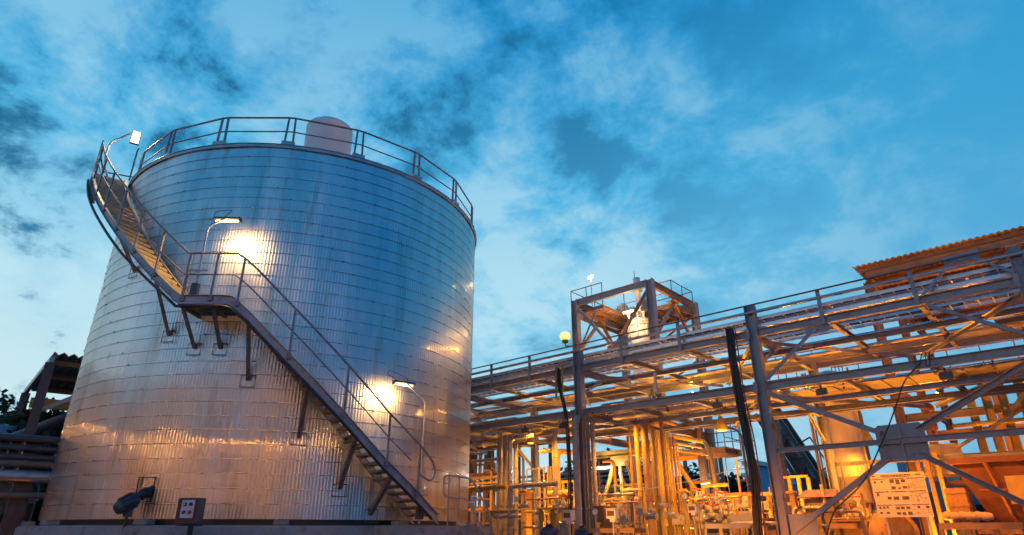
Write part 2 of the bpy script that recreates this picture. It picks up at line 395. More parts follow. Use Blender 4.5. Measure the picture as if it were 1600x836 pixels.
# ------------------------------------------------------------------ spiral stair
def zst(A):   # underside line of outer stringer
    pts = [(-38, 1.74), (-51.4, 2.93), (-59.9, 3.86), (-67.9, 4.74), (-74.5, 5.47), (-80.6, 6.17), (-84.0, 6.50), (-94.0, 6.50), (-100.3, 7.15), (-108.3, 8.02), (-119, 9.22), (-134, 10.85), (-141, 11.55), (-160, 11.55)]
    for (a0, z0), (a1, z1) in zip(pts, pts[1:]):
        if a1 <= A <= a0: return z0+(z1-z0)*(A-a0)/(a1-a0)
    return pts[-1][1] if A < -160 else pts[0][1]
def stair():
    T = thing('spiral_staircase', CY(6.6, -38, 1.72), 'grey steel stairway curving up the big tank with a mid landing', 'staircase')
    Ro, Ri = 7.0, 6.14
    def helix(r, a0, a1, off, step=1.2):
        n = max(2, int(abs(a1-a0)/step)); return [CY(r, a0+(a1-a0)*i/n, zst(a0+(a1-a0)*i/n)+off) for i in range(n+1)]
    def plate(r, a0, a1, lo, hi, t):
        b = MB(); n = int(abs(a1-a0)/1.0); vs = []; fs = []
        for i in range(n+1):
            A = a0+(a1-a0)*i/n; z = zst(A)
            for rr, zz in ((r-t/2, lo), (r+t/2, lo), (r+t/2, hi), (r-t/2, hi)): vs.append(CY(rr, A, z+zz))
        for i in range(n):
            for q in range(4): fs.append((i*4+q, i*4+(q+1) % 4, (i+1)*4+(q+1) % 4, (i+1)*4+q))
        fs += [(0, 1, 2, 3), (n*4+3, n*4+2, n*4+1, n*4)]
        b.add(vs, fs)
        # flanges make a channel
        for lo2 in (lo, hi-.012):
            vs = []; fs = []
            for i in range(n+1):
                A = a0+(a1-a0)*i/n; z = zst(A)
                for rr, zz in ((r+t/2+.001, lo2), (r+t/2+.055, lo2), (r+t/2+.055, lo2+.012), (r+t/2+.001, lo2+.012)): vs.append(CY(rr, A, z+zz))
            for i in range(n):
                for q in range(4): fs.append((i*4+q, i*4+(q+1) % 4, (i+1)*4+(q+1) % 4, (i+1)*4+q))
            b.add(vs, fs)
        for i in range(0, n, 4):                    # bolts through the plate
            A = a0+(a1-a0)*(i+.5)/n; b.lathe(CY(r+t/2, A, zst(A)+(lo+hi)/2), [(.014, 0), (.014, .012)], 6, CY(1, A, 0)-CY(0, A, 0))
        return b
    plate(Ro, -37.5, -157, .02, .25, .012).build('outer_stringer', 'stair_steel', T)
    plate(Ri, -37.5, -157, .02, .25, .012).build('inner_stringer', 'stair_steel', T)
    # treads
    A = -40.0; z = zst(A)+.12
    angs = []
    a = -39.5
    while a > -141:
        if not (-94.5 < a < -83.6): angs.append(a)
        a -= 1.78
    for a in angs:
        b = MB(); zz = zst(a)+.13; m = a; w = 1.02
        vs = []
        for zq in (zz-.03, zz):
            vs += [CY(Ri+.01, m-w, zq), CY(Ro-.01, m-w, zq), CY(Ro-.01, m+w, zq), CY(Ri+.01, m+w, zq)]
        b.add(vs, [(0, 1, 2, 3), (7, 6, 5, 4), (0, 4, 5, 1), (1, 5, 6, 2), (2, 6, 7, 3), (3, 7, 4, 0)])
        b.bar(CY(Ri+.01, m+w-.05, zz-.055), CY(Ro-.01, m+w-.05, zz-.055), .012, .048)
        b.build('tread', 'stair_tread', T)
    # landings
    for a0, a1 in ((-84, -94), (-141.5, -157)):
        b = MB(); n = 12
        for i in range(n):
            p0 = a0+(a1-a0)*i/n; p1 = a0+(a1-a0)*(i+1)/n; z0 = zst((a0+a1)/2)+.14
            vs = []
            for zq in (z0, z0+.03): vs += [CY(Ri+.01, p0, zq), CY(Ro-.01, p0, zq), CY(Ro-.01, p1, zq), CY(Ri+.01, p1, zq)]
            b.add(vs, [(0, 1, 2, 3), (7, 6, 5, 4), (0, 4, 5, 1), (1, 5, 6, 2), (2, 6, 7, 3), (3, 7, 4, 0)])
        for q in (.3, .6): b.bar(CY(Ri+(Ro-Ri)*q, a0, z0-.04), CY(Ri+(Ro-Ri)*q, a1, z0-.04), .05, .07)
        b.build('landing', 'stair_tread', T)
    # hand rail
    posts = [-43.5, -51.0, -60.5, -71.9, -82.8, -88.0, -93.5, -100.5, -107, -114, -121, -128, -135, -141.5, -149, -156.5]
    lean = {}
    for A in posts:
        b = MB(); b.bar(CY(Ro+.03, A, zst(A)+.1), CY(Ro+.03, A, zst(A)+1.33), .045, .045, CY(1, A, 0)-CY(0, A, 0))
        b.box(CY(Ro+.03, A, zst(A)+.17), .03, .12, .12, R_(A)); b.build('post', 'rail_steel', T)
    tp = helix(Ro+.03, -42.2, -156.5, 1.34); tm = helix(Ro+.03, -45.5, -156.5, .78)
    e0 = CY(Ro+.03, -42.2, zst(-42.2)+1.34); c0 = CY(Ro+.03, -39.6, zst(-41)+1.18); c1 = CY(Ro+.03, -38.9, zst(-41)+.92); c2 = CY(Ro+.03, -40.2, zst(-41)+.72); c3 = CY(Ro+.03, -43.5, zst(-43.5)+.66)
    loop = rnd([tp[0], c0, c1, c2, c3], .2)
    MB().tube(loop[::-1]+tp[1:], .027, 8).build('hand_rail', 'rail_steel', T); MB().tube(tm, .019, 8).build('mid_rail', 'rail_steel', T)
    # end rail over the gangway at the top
    b = MB(); z = 11.7
    b.tube([CY(Ro, -157, z+1.1), CY(6.0, -157, z+1.1)], .025, 8); b.tube([CY(Ro, -157, z+.6), CY(6.0, -157, z+.6)], .018, 8)
    b.tube([CY(6.1, -139, z), CY(6.1, -139, z+1.1), CY(6.1, -137.4, z+1.1)], .025, 8); b.build('gangway_rail', 'rail_steel', T)
    # conduit that follows the stringer
    cpts = [CY(Ro+.10, -40-i*1.5, zst(-40-i*1.5)-.05-(.12*max(0, min(1, (i*1.5-58)/12)))*(1 if i*1.5 < 92 else max(.3, 1-(i*1.5-92)/12))) for i in range(0, 68)]
    MB().tube(cpts, .035, 8).build('conduit', 'black_cable', T)
    # struts to the shell, each ending in a cut-out frame
    for A, zb in ((-118, 8.05), (-101.2, 6.08), (-93.9, 5.72), (-87.8, 5.72), (-80.4, 4.95), (-67.6, 3.64), (-57.2, 2.51), (-49, 1.95)):
        b = MB(); zt = zst(A)+.05
        b.angle(CY(Ro-.12, A, zt), CY(TR+.02, A, zb), .10, .014, CY(1, A, 0)-CY(0, A, 0)); b.bar(CY(Ri-.1, A, zt-.02), CY(Ro-.02, A, zt-.02), .08, .08); b.build('strut', 'strut_steel', T)
        b = MB(); q = [CY(TR+.045, A-1.6, zb-.16), CY(TR+.045, A+1.6, zb-.16), CY(TR+.045, A+1.6, zb+.12), CY(TR+.045, A-1.6, zb+.12)]
        b.tube(q, .013, 6, closed=True); b.build('cutout_frame', 'pipe_dark', T)
mat('stair_tread', (.40, .34, .22), .5, .3, .25, 4, RUST, .3); mat('strut_steel', (.20, .16, .15), .55, .2, .3, 4, RUST, .4)
stair()
# block at the stair foot and the short flight with its rails
def foot_block():
    p0 = CY(6.3, -47, 0); p1 = CY(7.2, -47, 0); p2 = HD(772, 826, 18.2); p3 = HD(772, 826, 19.0); p2.z = p3.z = 0
    p1 = HD(560, 826, 15.5); p1.z = 0; p1 = CY(7.35, -50, 0); pm = CY(7.35, -33, 0); pn = CY(6.3, -20, 0); pe = CY(7.35, -22, 0)
    b = MB(); ring = [CY(6.43, -50, 0), p1, CY(7.35, -41, 0), pm, pe, CY(6.43, -22, 0)]
    vs = [v.copy() for v in ring]+[v+Vector((0, 0, 1.715)) for v in ring]; n = len(ring)
    b.add(vs, [tuple(range(n))[::-1], tuple(range(n, 2*n))]+[(i, (i+1) % n, (i+1) % n+n, i+n) for i in range(n)])
    return one('stair_foot_block', b, 'concrete', ring[0], 'concrete block carrying the foot of the curved tank stair', 'block')
foot_block()
def foot_rail():
    # the small guard rail stands on the block's edge and runs down a few ground steps
    d = 17.4
    L = HD(693, 745, d); T = thing('step_railing', Vector((L.x, L.y, 1.7)), 'small looped railing beside the foot of the tank stair', 'railing')
    pts = [HD(738, 750, d), HD(696, 743, d), HD(693, 775, d), HD(718, 776, d), HD(737, 779, d), HD(768, 845, d-.3)]
    MB().tube(rnd([HD(775, 850, d-.3), HD(764, 800, d-.1), HD(737, 748, d), HD(694, 741, d), HD(693, 776, d), HD(730, 779, d), HD(762, 845, d-.3)], .14), .026, 8).build('rail', 'rail_steel', T)
    for x, y0 in ((702, 743), (718, 745), (766, 808)):
        p = HD(x, y0, d); MB().tube([p, Vector((p.x, p.y, 1.72 if x < 740 else .9))], .022, 8).build('post', 'rail_steel', T)
    st = MB()
    for i in range(6):
        p = HD(735+i*7, 800, d+.5); st.box((p.x, p.y, 1.55-i*.26), .3, .9, .04, .3)
    st.build('step', 'galv', T)
foot_rail()

# ------------------------------------------------------------------ lamps on the stair
def tube_head(T, c, ax, L, em, tilt=.0):
    """weatherproof tube light: housing, glowing diffuser, end caps; c centre, ax axis"""
    ax = Vector(ax).normalized(); up = Vector((0, 0, 1)); sd = ax.cross(up)
    b = MB(); b.bar(c-ax*L/2+up*.03, c+ax*L/2+up*.03, .16, .05); b.bar(c-ax*(L/2+.03)+up*.01, c-ax*L/2+up*.01, .14, .1); b.bar(c+ax*L/2+up*.01, c+ax*(L/2+.03)+up*.01, .14, .1); hs = b.build('housing', 'dark_grey', T)
    MB().tube([c-ax*L*.46-up*.022, c+ax*L*.46-up*.022], .026, 10).build('tube', em, hs)
def stair_lamp(A, zf, zt, hx, hy, hr, label, L, cable):
    base = CY(6.96, A, zf); T = thing('stair_lamp', base, label, 'lamp', 'tube lamps on poles along the tank stair')
    head = hx
    top = CY(6.96, A, zt)
    MB().pipe([base, top, head+Vector((0, 0, .06))], .028, 8, .15).build('pole', 'galv', T)
    ax = (head-top); ax.z = 0; ax = hy
    tube_head(T, head, ax, L, 'em_warm')
    al = lamp('AREA', head-Vector((0, 0, .09)), 95, (1, .55, .16), T, L, head+(TC-head).normalized()*.0+Vector(((TC.x-head.x)*.09, (TC.y-head.y)*.09, -1)))
    al.data.shape = 'RECTANGLE'; al.data.size_y = .07
    lamp('POINT', head-Vector((0, 0, .12)), 30, (1, .55, .16), T, .05)
    b = MB(); b.tube(rnd(cable, .1), .008, 6); b.build('cable', 'black_cable', T)
    # clamp plates and gear box low on the pole
    b = MB(); m = base+Vector((0, 0, .75)); tg = (CY(1, A+90, 0)-CY(0, A+90, 0))
    b.bar(m-tg*.28, m+tg*.22, .05, .035); b.bar(m-tg*.28+Vector((0, 0, -.1)), m+tg*.22+Vector((0, 0, -.1)), .05, .035); b.build('clamp', 'stair_steel', T)
    b = MB(); b.box(base+Vector((0, 0, .25)), .12, .16, .3, R_(A)); b.build('gear_box', 'dark_grey', T)
h1 = CY(6.72, -88.9, 8.90); tg1 = (CY(1, 1, 0)-CY(0, 1, 0))
stair_lamp(-91.6, 6.66, 8.62, h1, tg1, 0, 'lit tube lamp on a thin pole at the stair mid landing', .62, [h1+Vector((-.1, 0, .08)), h1+Vector((.15, -.1, .25)), h1+Vector((-.3, -.1, .2)), h1+Vector((-.35, 0, .05))])
h2 = CY(6.62, -46.2, 5.12); tg2 = (CY(1, 38, 0)-CY(0, 38, 0))
stair_lamp(-42.2, 1.75, 4.72, h2, tg2, 0, 'lit tube lamp on a tall pole at the foot of the tank stair', .55, [h2+tg2*.1+Vector((0, 0, .05)), h2+tg2*.1+Vector((0, 0, .16)), h2-tg2*.45+Vector((0, 0, .30)), h2-tg2*.5+Vector((0, 0, .2)), h2-tg2*.2+Vector((0, 0, .06))])
def flood():
    d = 20.7; q = [HD(170, 290, d), HD(163, 250, d), HD(172, 222, d), HD(206, 208, d)]
    T = thing('pole_floodlight', q[0], 'bright floodlight on a bent pole at the top of the tank stair', 'lamp')
    MB().pipe(q, .028, 8, .2).build('pole', 'galv', T)
    c = HD(212, 215, d); tc_ = (Vector((0, 0, 2))-c); tc_.z = -3; tc_.normalize(); rz = math.atan2(tc_.y, tc_.x)
    MB().box(c-tc_*.05, .10, .26, .44, rz).build('housing', 'dark_grey', T)
    MB().box(c+tc_*.03, .03, .21, .40, rz).build('lens', 'em_warm', T)
    lamp('SPOT', c+tc_*.1, 260, WARM, T, .1, c+Vector((.6, -1.0, -2.2)), 150)
flood()

# ------------------------------------------------------------------ items at the tank foot, left
def mixer():
    a = CY(6.05, -97.5, 2.42); c = HD(203, 784, 16.75); T = thing('side_entry_mixer', c, 'grey motor of a mixer sticking out of the tank side low on the left', 'mixer')
    ax = (a-c).normalized()
    b = MB(); b.lathe(c-ax*.32, [(.07, 0), (.12, .02), (.15, .10), (.16, .34), (.14, .46), (.08, .52)], 22, ax)
    for i in range(10):
        an = 2*math.pi*i/10; u = ax.orthogonal().normalized(); w = ax.cross(u); o = (u*math.cos(an)+w*math.sin(an))*.165
        b.bar(c-ax*.2+o, c+ax*.1+o, .012, .03, o)
    b.build('motor', 'motor_grey', T)
    b = MB(); b.lathe(c+ax*.2, [(.09, 0), (.12, .04), (.12, .2), (.08, .25), (.08, .40), (.14, .41), (.14, .45), (.07, .46), (.07, .9)], 20, ax); b.build('gearbox', 'black_paint', T)
    MB().box(c+ax*.02-Vector((0, 0, .22)), .16, .1, .2, .3).build('terminal_box', 'dark_grey', T)
    MB().pipe([c-Vector((0, 0, .2)), Vector((c.x, c.y, .1))], .03, 8).build('stand', 'black_paint', T)
    A = -98.5; b = MB(); b.tube([CY(TR+.05, A-1.9, 2.2), CY(TR+.05, A+1.9, 2.2), CY(TR+.05, A+1.9, 2.72), CY(TR+.05, A-1.9, 2.72)], .016, 6, closed=True); b.build('opening_frame', 'black_paint', T)
mat('motor_grey', (.08, .085, .095), .45, .2, .2, 5)
mixer()
def control_box():
    c = HD(293, 797, 15.0); T = thing('control_box', Vector((c.x, c.y, 0)), 'black push button control box on a post before the tank', 'control box')
    rz = math.atan2(c.y, c.x)-math.pi/2-.45; m = Matrix.Rotation(rz, 3, 'Z')
    MB().box(c+m@Vector((0, .15, 0)), .42, .28, .47, rz).build('housing', 'dark_grey', T)
    fr = MB().box(c+m@Vector((-.02, -.0, 0)), .39, .012, .43, rz).build('front', 'black_paint', T)
    MB().box(c+m@Vector((0, -.012, .02)), .26, .01, .34, rz).build('button_plate', 'panel_white', fr)
    for x, z, mm in ((-.06, .09, 'black_paint'), (.06, .09, 'black_paint'), (-.06, -.06, 'motor_blue'), (.06, -.06, 'red_paint')):
        b = MB(); b.lathe(c+m@Vector((x, -.02, z+.02)), [(.035, 0), (.035, .02), (.022, .035)], 16, m@Vector((0, -1, 0))); b.build('button', mm, fr)
    b = MB(); b.lathe(c+m@Vector((-.06, -.058, .11)), [(.016, 0), (.016, .004)], 12, m@Vector((0, -1, 0))); b.build('button_cap', 'panel_white', fr)
    b = MB(); b.bar(Vector((c.x, c.y, 0))+m@Vector((.08, .1, 0)), Vector((c.x, c.y, c.z-.25))+m@Vector((.08, .1, 0)), .08, .08); b.bar(c+m@Vector((0, .18, -.30)), c+m@Vector((0, .18, -.26)), .4, .3); b.build('post', 'black_paint', T)
control_box()

# ================================================================== PIPE RACK
COLS = [-24.1, -18.1, -12.1, -6.1, -.1, 5.9]; RW = 4.8
def hcol(b, s, w, z0, z1, h=.26, f=.25):
    # H column: web across the rack
    b.bar(K(s-h/2+.008, w, z0), K(s-h/2+.008, w, z1), f, .016, RD); b.bar(K(s+h/2-.008, w, z0), K(s+h/2-.008, w, z1), f, .016, RD)
    b.bar(K(s, w, z0), K(s, w, z1), .012, h-.034, RD); return b
def rack():
    T = thing('pipe_rack', K(-12, 2.4, 0), 'long grey steel pipe rack with two levels running away to the left', 'pipe rack')
    for s in COLS:
        zt = 7.45 if s != -12.1 else 7.30
        hcol(MB(), s, 0, 0, zt).build('column', 'grey_steel', T)
        hcol(MB(), s, RW, 0, 6.9).build('column', 'grey_steel', T)
        b = MB()
        for z in (5.14, 6.63):
            for dz in (-.16, -.08, .08, .16):
                for o in (-.07, .07): b.lathe(K(s+o, -.125, z+dz), [(.014, 0), (.014, .014)], 6, -RN)
            b.bar(K(s-.13, -.133, z-.14), K(s-.13, -.133, z+.14), .01, .1, RD)
        b.build('bolted_plate', 'grey_steel', T)
        for z in (2.4, 4.1):
            b = MB(); b.box(K(s+.16, -.02, z), .05, .12, .14, R_(-42)); b.build('bracket', 'orange_steel', T)
    # longitudinal beams, butted between the columns
    for w, z, h in ((0, 6.63, .20), (0, 5.14, .20), (RW, 6.60, .20), (RW, 5.14, .20)):
        for a, c in zip(COLS, COLS[1:]): MB().ibeam(K(a+.14, w, z), K(c-.14, w, z), h, .13).build('beam', 'grey_steel', T)
    for z in (6.62, 5.13):
        for w in (1.6, 3.2): MB().ibeam(K(COLS[0], w, z-.21), K(COLS[-1], w, z-.21), .14, .09).build('stringer', 'grey_steel', T)
    # cross beams
    for a, c in zip(COLS, COLS[1:]):
        for k in range(3):
            s = a+2*k
            for z in (6.57, 5.08):
                if k == 0: MB().ibeam(K(s, .14, z-.02), K(s, RW-.14, z-.02), .22, .14).build('cross_beam', 'grey_steel', T)
                else: MB().ibeam(K(s, .075, z), K(s, RW-.075, z), .14, .10).build('cross_beam', 'grey_steel', T)
        # plan bracing
        for z in (6.50, 5.02):
            MB().angle(K(a+.15, .15, z-.08), K(a+2.9, RW-.1, z-.08), .10).build('plan_brace', 'grey_steel', T)
            MB().angle(K(c-.15, .15, z-.095), K(a+3.1, RW-.1, z-.095), .10).build('plan_brace', 'grey_steel', T)
        # knee braces from the columns up to the long beam and out across
        for s0, sg in (((a, 1),) if a == -6.1 else ()):
            MB().angle(K(s0+sg*.15, .0, 5.36), K(s0+sg*1.62, .0, 6.50), .10).build('knee_brace', 'grey_steel', T)
            MB().bar(K(s0+sg*1.35, .0, 6.42), K(s0+sg*1.95, .0, 6.42), .012, .20).build('gusset', 'grey_steel', T)
        for s0 in (a, ):
            MB().angle(K(s0, .2, 5.9), K(s0, 1.3, 6.42), .09).build('knee_brace', 'grey_steel', T)
            MB().angle(K(s0, RW-.2, 4.2), K(s0, RW-1.2, 4.92), .09).build('knee_brace', 'grey_steel', T)
    for w, mid in ((0, 'grey_steel'), (RW, 'grey_steel')):   # big X in the near bay on both sides
        cx, cz = -3.15, 3.46
        b = MB(); vs = [K(cx+a_, w+o_, cz+c_) for o_ in (-.008, .008) for a_, c_ in ((-.50, -.34), (-.42, -.41), (.42, -.41), (.50, -.34), (.50, .34), (.42, .41), (-.42, .41), (-.50, .34))]
        b.add(vs, [tuple(range(8)), tuple(range(8, 16))[::-1]]+[(i_, i_+8, (i_+1) % 8+8, (i_+1) % 8) for i_ in range(8)])
        b.bar(K(cx, w-.03, cz-.41), K(cx, w-.03, cz+.41), .012, .06, RD)
        for a_ in (-.42, -.34, -.26, .26, .34, .42):
            for c_ in (-.25, -.17, .17, .25): b.lathe(K(cx+a_, w-.008, cz+c_*1.1), [(.016, 0), (.016, .016)], 6, -RN)
        b.build('gusset', mid, T)
        for q0, q1 in (((-5.92, 5.0), (cx-.35, cz+.28)), ((-.35, 5.0), (cx+.35, cz+.28)), ((-5.9, 1.62), (cx-.35, cz-.28)), ((-.35, 1.55), (cx+.35, cz-.25))):
            for o in (-.05, .05):
                MB().angle(K(q0[0], w+o, q0[1]), K(q1[0], w+o, q1[1]), (.07 if w else .12), .012, (0, 0, 1)).build('brace', mid, T)
        MB().ibeam(K(-5.96, w, cz+.03), K(cx-.02, w-.06, cz+.03), .12, .08).build('brace_beam', mid, T)
        MB().ibeam(K(cx+.02, w-.06, cz+.03), K(-.25, w, cz+.03), .14, .10).build('brace_beam', mid, T)
        MB().bar(K(-6.1, w-.02, 1.72), K(-5.3, w-.02, 1.72), .014, .5).build('gusset', mid, T)
    # stanchions and rail along the cable deck
    for s in (-22, -20, -16.1, -14.2, -10.35, -8.3, -4.25, -2.13, 2, 4):
        b = MB(); b.bar(K(s, -.085, 6.50), K(s, -.085, 7.42), .09, .05, RN); b.build('stanchion', 'grey_steel', T)
    MB().tube([K(-24.1, -.15, 7.40), K(-.3, -.15, 7.42)], .024, 8).build('top_rail', 'rust_rail', T)
    # bracing high at the near end
    b = MB(); b.bar(K(-1.42, -.02, 7.42), K(-.72, -.02, 7.45), .012, .22); b.build('gusset', 'grey_steel', T)
    MB().angle(K(-1.99, -.05, 6.77), K(-1.25, -.05, 7.40), .07).build('brace', 'grey_steel', T)
    MB().angle(K(-.85, -.05, 7.40), K(-.2, -.05, 6.85), .07).build('brace', 'grey_steel', T)
    # raking brace from the long beam down to the near right column
    for o in (-.04, .04): MB().angle(K(-1.95, -.06+o, 6.50), K(-.25, -.06+o, 5.40), .085, .01).build('brace', 'grey_steel', T)
    # floor plates in the lower deck toward the right end
    for i, (a, c, w0, w1) in enumerate(((-6.0, .0, 1.75, 3.0), (-1.4, 5.8, 3.4, 4.5), (.2, 5.8, .5, 3.0))):
        b = MB(); b.bar(K(a, (w0+w1)/2, 5.27), K(c, (w0+w1)/2, 5.27), w1-w0, .012)
        for j in range(int((c-a)/.6)+1): b.bar(K(a+.6*j, w0, 5.24), K(a+.6*j, w1, 5.24), .03, .045)
        b.build('deck_plate', 'grey_steel', T)
    for a, c, w0, w1 in ((-.1, 5.8, .3, 2.6), (-1.0, 5.8, 3.4, 4.7)):
        b = MB(); b.bar(K(a, (w0+w1)/2, 6.76), K(c, (w0+w1)/2, 6.76), w1-w0, .012); b.build('deck_plate', 'grey_steel', T)
rack()
def clamp_pts(pts): return pts
# cable ladders on the upper deck
def ladder(w, z, wd, s0, s1, label, dz=0):
    T = thing('cable_ladder', K(s0, w, z), label, 'cable tray', 'cable trays on the rack')
    for o in (-wd/2, wd/2): MB().bar(K(s0, w+o, z), K(s1, w+o, z), .016, .09).build('side_rail', 'tray_metal', T)
    b = MB(); s = s0+.1
    while s < s1: b.bar(K(s, w-wd/2+.01, z-.02), K(s, w+wd/2-.01, z-.02), .028, .02); s += .30
    b.build('rungs', 'tray_metal', T)
    b = MB(); k = 0
    rg = random.Random(int(w*100+z*10))
    while k < 5:
        o = rg.uniform(-wd*.38, wd*.38); r = rg.uniform(.012, .026); n = 14
        b.tube([K(s0+(s1-s0)*i/n, w+o+rg.uniform(-.02, .02), z+.01+r+rg.uniform(0, .02)) for i in range(n+1)], r, 6, cap=False); k += 1
    b.build('cables', rg.choice(['black_cable', 'dark_grey', 'tray_metal']), T)
ladder(.30, 6.86, .42, -24, 5.5, 'cable ladder nearest the rail, lowest of the upper deck')
ladder(.32, 7.08, .40, -24, 5.5, 'cable ladder nearest the rail, one tier above the lowest')
ladder(1.05, 6.90, .60, -24, 5.5, 'cable ladder second in from the rail on the upper deck')
ladder(1.95, 6.92, .60, -24, 5.5, 'cable ladder in the middle of the upper deck')
def rpipe(w, z, r, s0, s1, m, label, pre=None, post=None, grp='pipes along the rack'):
    pts = (pre or [])+[K(s0, w, z), K(s1, w, z)]+(post or [])
    T = thing('pipe', K(s0, w, z), label, 'pipe', grp)
    MB().pipe(pts, r, 12, r*3).build('run', m, T)
    s = s0+1
    b = 0
    while s < s1 and b < 4:
        x = MB(); x.lathe(K(s, w, z), [(r+.002, 0), (r+.018, .001), (r+.018, .02), (r+.002, .021)], 14, RD); x.build('joint_band', m, T); s += (s1-s0)/4; b += 1
    return T
rpipe(-.08, 7.22, .045, -24, 5.5, 'galv', 'slim grey pipe fixed just under the rusty top rail of the rack')
rpipe(.62, 7.16, .04, -24, 5.5, 'pipe_alu', 'thin silver pipe between the cable ladders on the upper deck')
rpipe(2.8, 6.80, .07, -24, 5.5, 'pipe_alu', 'silver pipe beyond the cable ladders on the upper deck')
rpipe(4.1, 6.80, .06, -24, 5.5, 'pipe_paint', 'pale painted pipe near the far edge of the upper deck')
rpipe(4.5, 6.85, .08, -18, 5.5, 'pipe_dark', 'dark pipe along the far edge of the upper deck')
low = [(.45, .055, -17.4, -12.9, 'pipe_alu', 'silver pipe on the lower deck left of the lamp column'), (.85, .09, -24, -6.9, 'pipe_dark', 'dark pipe nearest the front on the lower deck'),
       (1.25, .06, -24, 5.5, 'pipe_paint', 'pale thin pipe second in on the lower deck'), (1.6, .10, -24, -4, 'pipe_alu', 'thick silver pipe in the middle of the lower deck'),
       (2.75, .12, -24, -6.3, 'pipe_paint', 'thickest pale pipe of the lower deck'),
       (3.3, .06, -24, 5.5, 'pipe_alu', 'thin silver pipe toward the back of the lower deck'), (4.3, .05, -24, 5.5, 'pipe_dark', 'thin dark pipe at the back of the lower deck')]
for w, r, a, c, m, lb in low: rpipe(w, 5.29+r, r, a, c, m, lb)
# bent silver pipes lying along the front beam of the lower deck
def front_pipe(x0, y0, x1, y1, up, r, label):
    a = AT(x0, y0, .28); c = AT(x1, y1, .28); c.z = a.z = max(a.z, 5.32); 
    T = thing('pipe', a, label, 'pipe', 'silver pipes along the front beam')
    MB().pipe([a+RN*.5-Vector((0, 0, .05)), a, c, c+Vector((0, 0, up))], r, 10, .2).build('run', 'pipe_alu', T)
    MB().lathe(a.lerp(c, .5)-RD*.03, [(r*1.7, 0), (r*1.7, .06)], 12, RD).build('flange', 'galv', T)
front_pipe(937, 634, 1026, 617, .75, .045, 'silver pipe turning up beside the small orange bulb on the lower deck')
front_pipe(748, 662, 806, 652, .02, .045, 'silver pipe lying on the front beam just right of the tank')

# ------------------------------------------------------------------ rack lamps
def bulkhead(T, c, em, r=.1):
    MB().lathe(c, [(.001, r*1.05), (r*.6, r*.95), (r, r*.35), (r*1.0, 0)], 18).build('glass', em, T)
def lampA():
    c = AT(883, 530, -.28); T = thing('rack_lamp', K(-12.2, -.15, c.z-.3), 'blazing orange lamp on a bracket at the rack column below the tower', 'lamp')
    MB().pipe([K(-12.2, -.14, c.z-.25), Vector((c.x, c.y, c.z-.25)), c-Vector((0, 0, .1))], .022, 8).build('bracket', 'yellow_paint', T)
    MB().lathe(c-Vector((0, 0, .13)), [(.09, 0), (.11, .02), (.11, .10)], 16).build('base', 'yellow_paint', T)
    MB().lathe(c-Vector((0, 0, .03)), [(.10, 0), (.17, .06), (.18, .15), (.13, .25), (.01, .31)], 20).build('globe', 'em_sod', T)
    lamp('POINT', c+Vector((0, 0, .14)), 520, GOLD, T, .17)
lampA()
def pendant(c, ztop, label, e, col, em='em_sod', sc=1., grp='hanging bell lamps'):
    T = thing('pendant_lamp', c, label, 'lamp', grp)
    MB().lathe(c, [(.20*sc, 0), (.19*sc, .05), (.12*sc, .22), (.075*sc, .34), (.06*sc, .42), (.001, .44)], 24); sd = MB(); sd.lathe(c, [(.20*sc, 0), (.19*sc, .05), (.12*sc, .22), (.075*sc, .34), (.06*sc, .42), (.001, .44)], 24); sd = sd.build('shade', 'yellow_paint', T)
    MB().lathe(c-Vector((0, 0, .03)), [(.001, 0), (.13*sc, .01), (.165*sc, .05), (.001, .06)], 20).build('bulb', em, sd)
    MB().tube([c+Vector((0, 0, .43)), Vector((c.x, c.y, ztop))], .008, 6).build('rod', 'black_paint', T)
    lamp('SPOT', c-Vector((0, 0, .06)), e, col, T, .14, c-Vector((0, 0, 3)), 172, .4)
    return T
pendant(AT(1128, 672, 2.2), 5.0, 'bell lamp hanging under the rack beside the black cable bundle', 750, GOLD)
pendant(AT(829, 692, 2.0), 5.0, 'small bell lamp hanging among the pipes right of the tank', 320, GOLD, sc=.8)
def small_bulb(px, py, w, label, e, rr=.07, col=GOLD, em='em_sod', dr=Vector((0, 0, 1))):
    c = AT(px, py, w); T = thing('bulb_lamp', c, label, 'lamp', 'small bulkhead lamps')
    MB().lathe(c, [(rr*.8, 0), (rr, rr*.5), (rr*.9, rr*1.6), (.001, rr*2.1)], 14).build('globe', em, T)
    MB().lathe(c-Vector((0, 0, .06)), [(rr*.7, 0), (rr*1.1, .01), (rr*1.1, .055)], 14).build('base', 'galv', T)
    MB().tube([c-Vector((0, 0, .06)), c-Vector((0, 0, .35))], .012, 6).build('stem', 'galv', T)
    lamp('POINT', c+Vector((0, 0, rr*2.6)), e, col, T, .05)
small_bulb(1083, 620, 4.3, 'small orange bulb glowing between the two rack decks', 130, .09)
small_bulb(1465, 618, 7, 'tiny white orange bulb under the lower deck at the right', 60, .05)
small_bulb(1302, 537, 12, 'tiny bulb seen through the plan bracing of the rack', 8, .04)

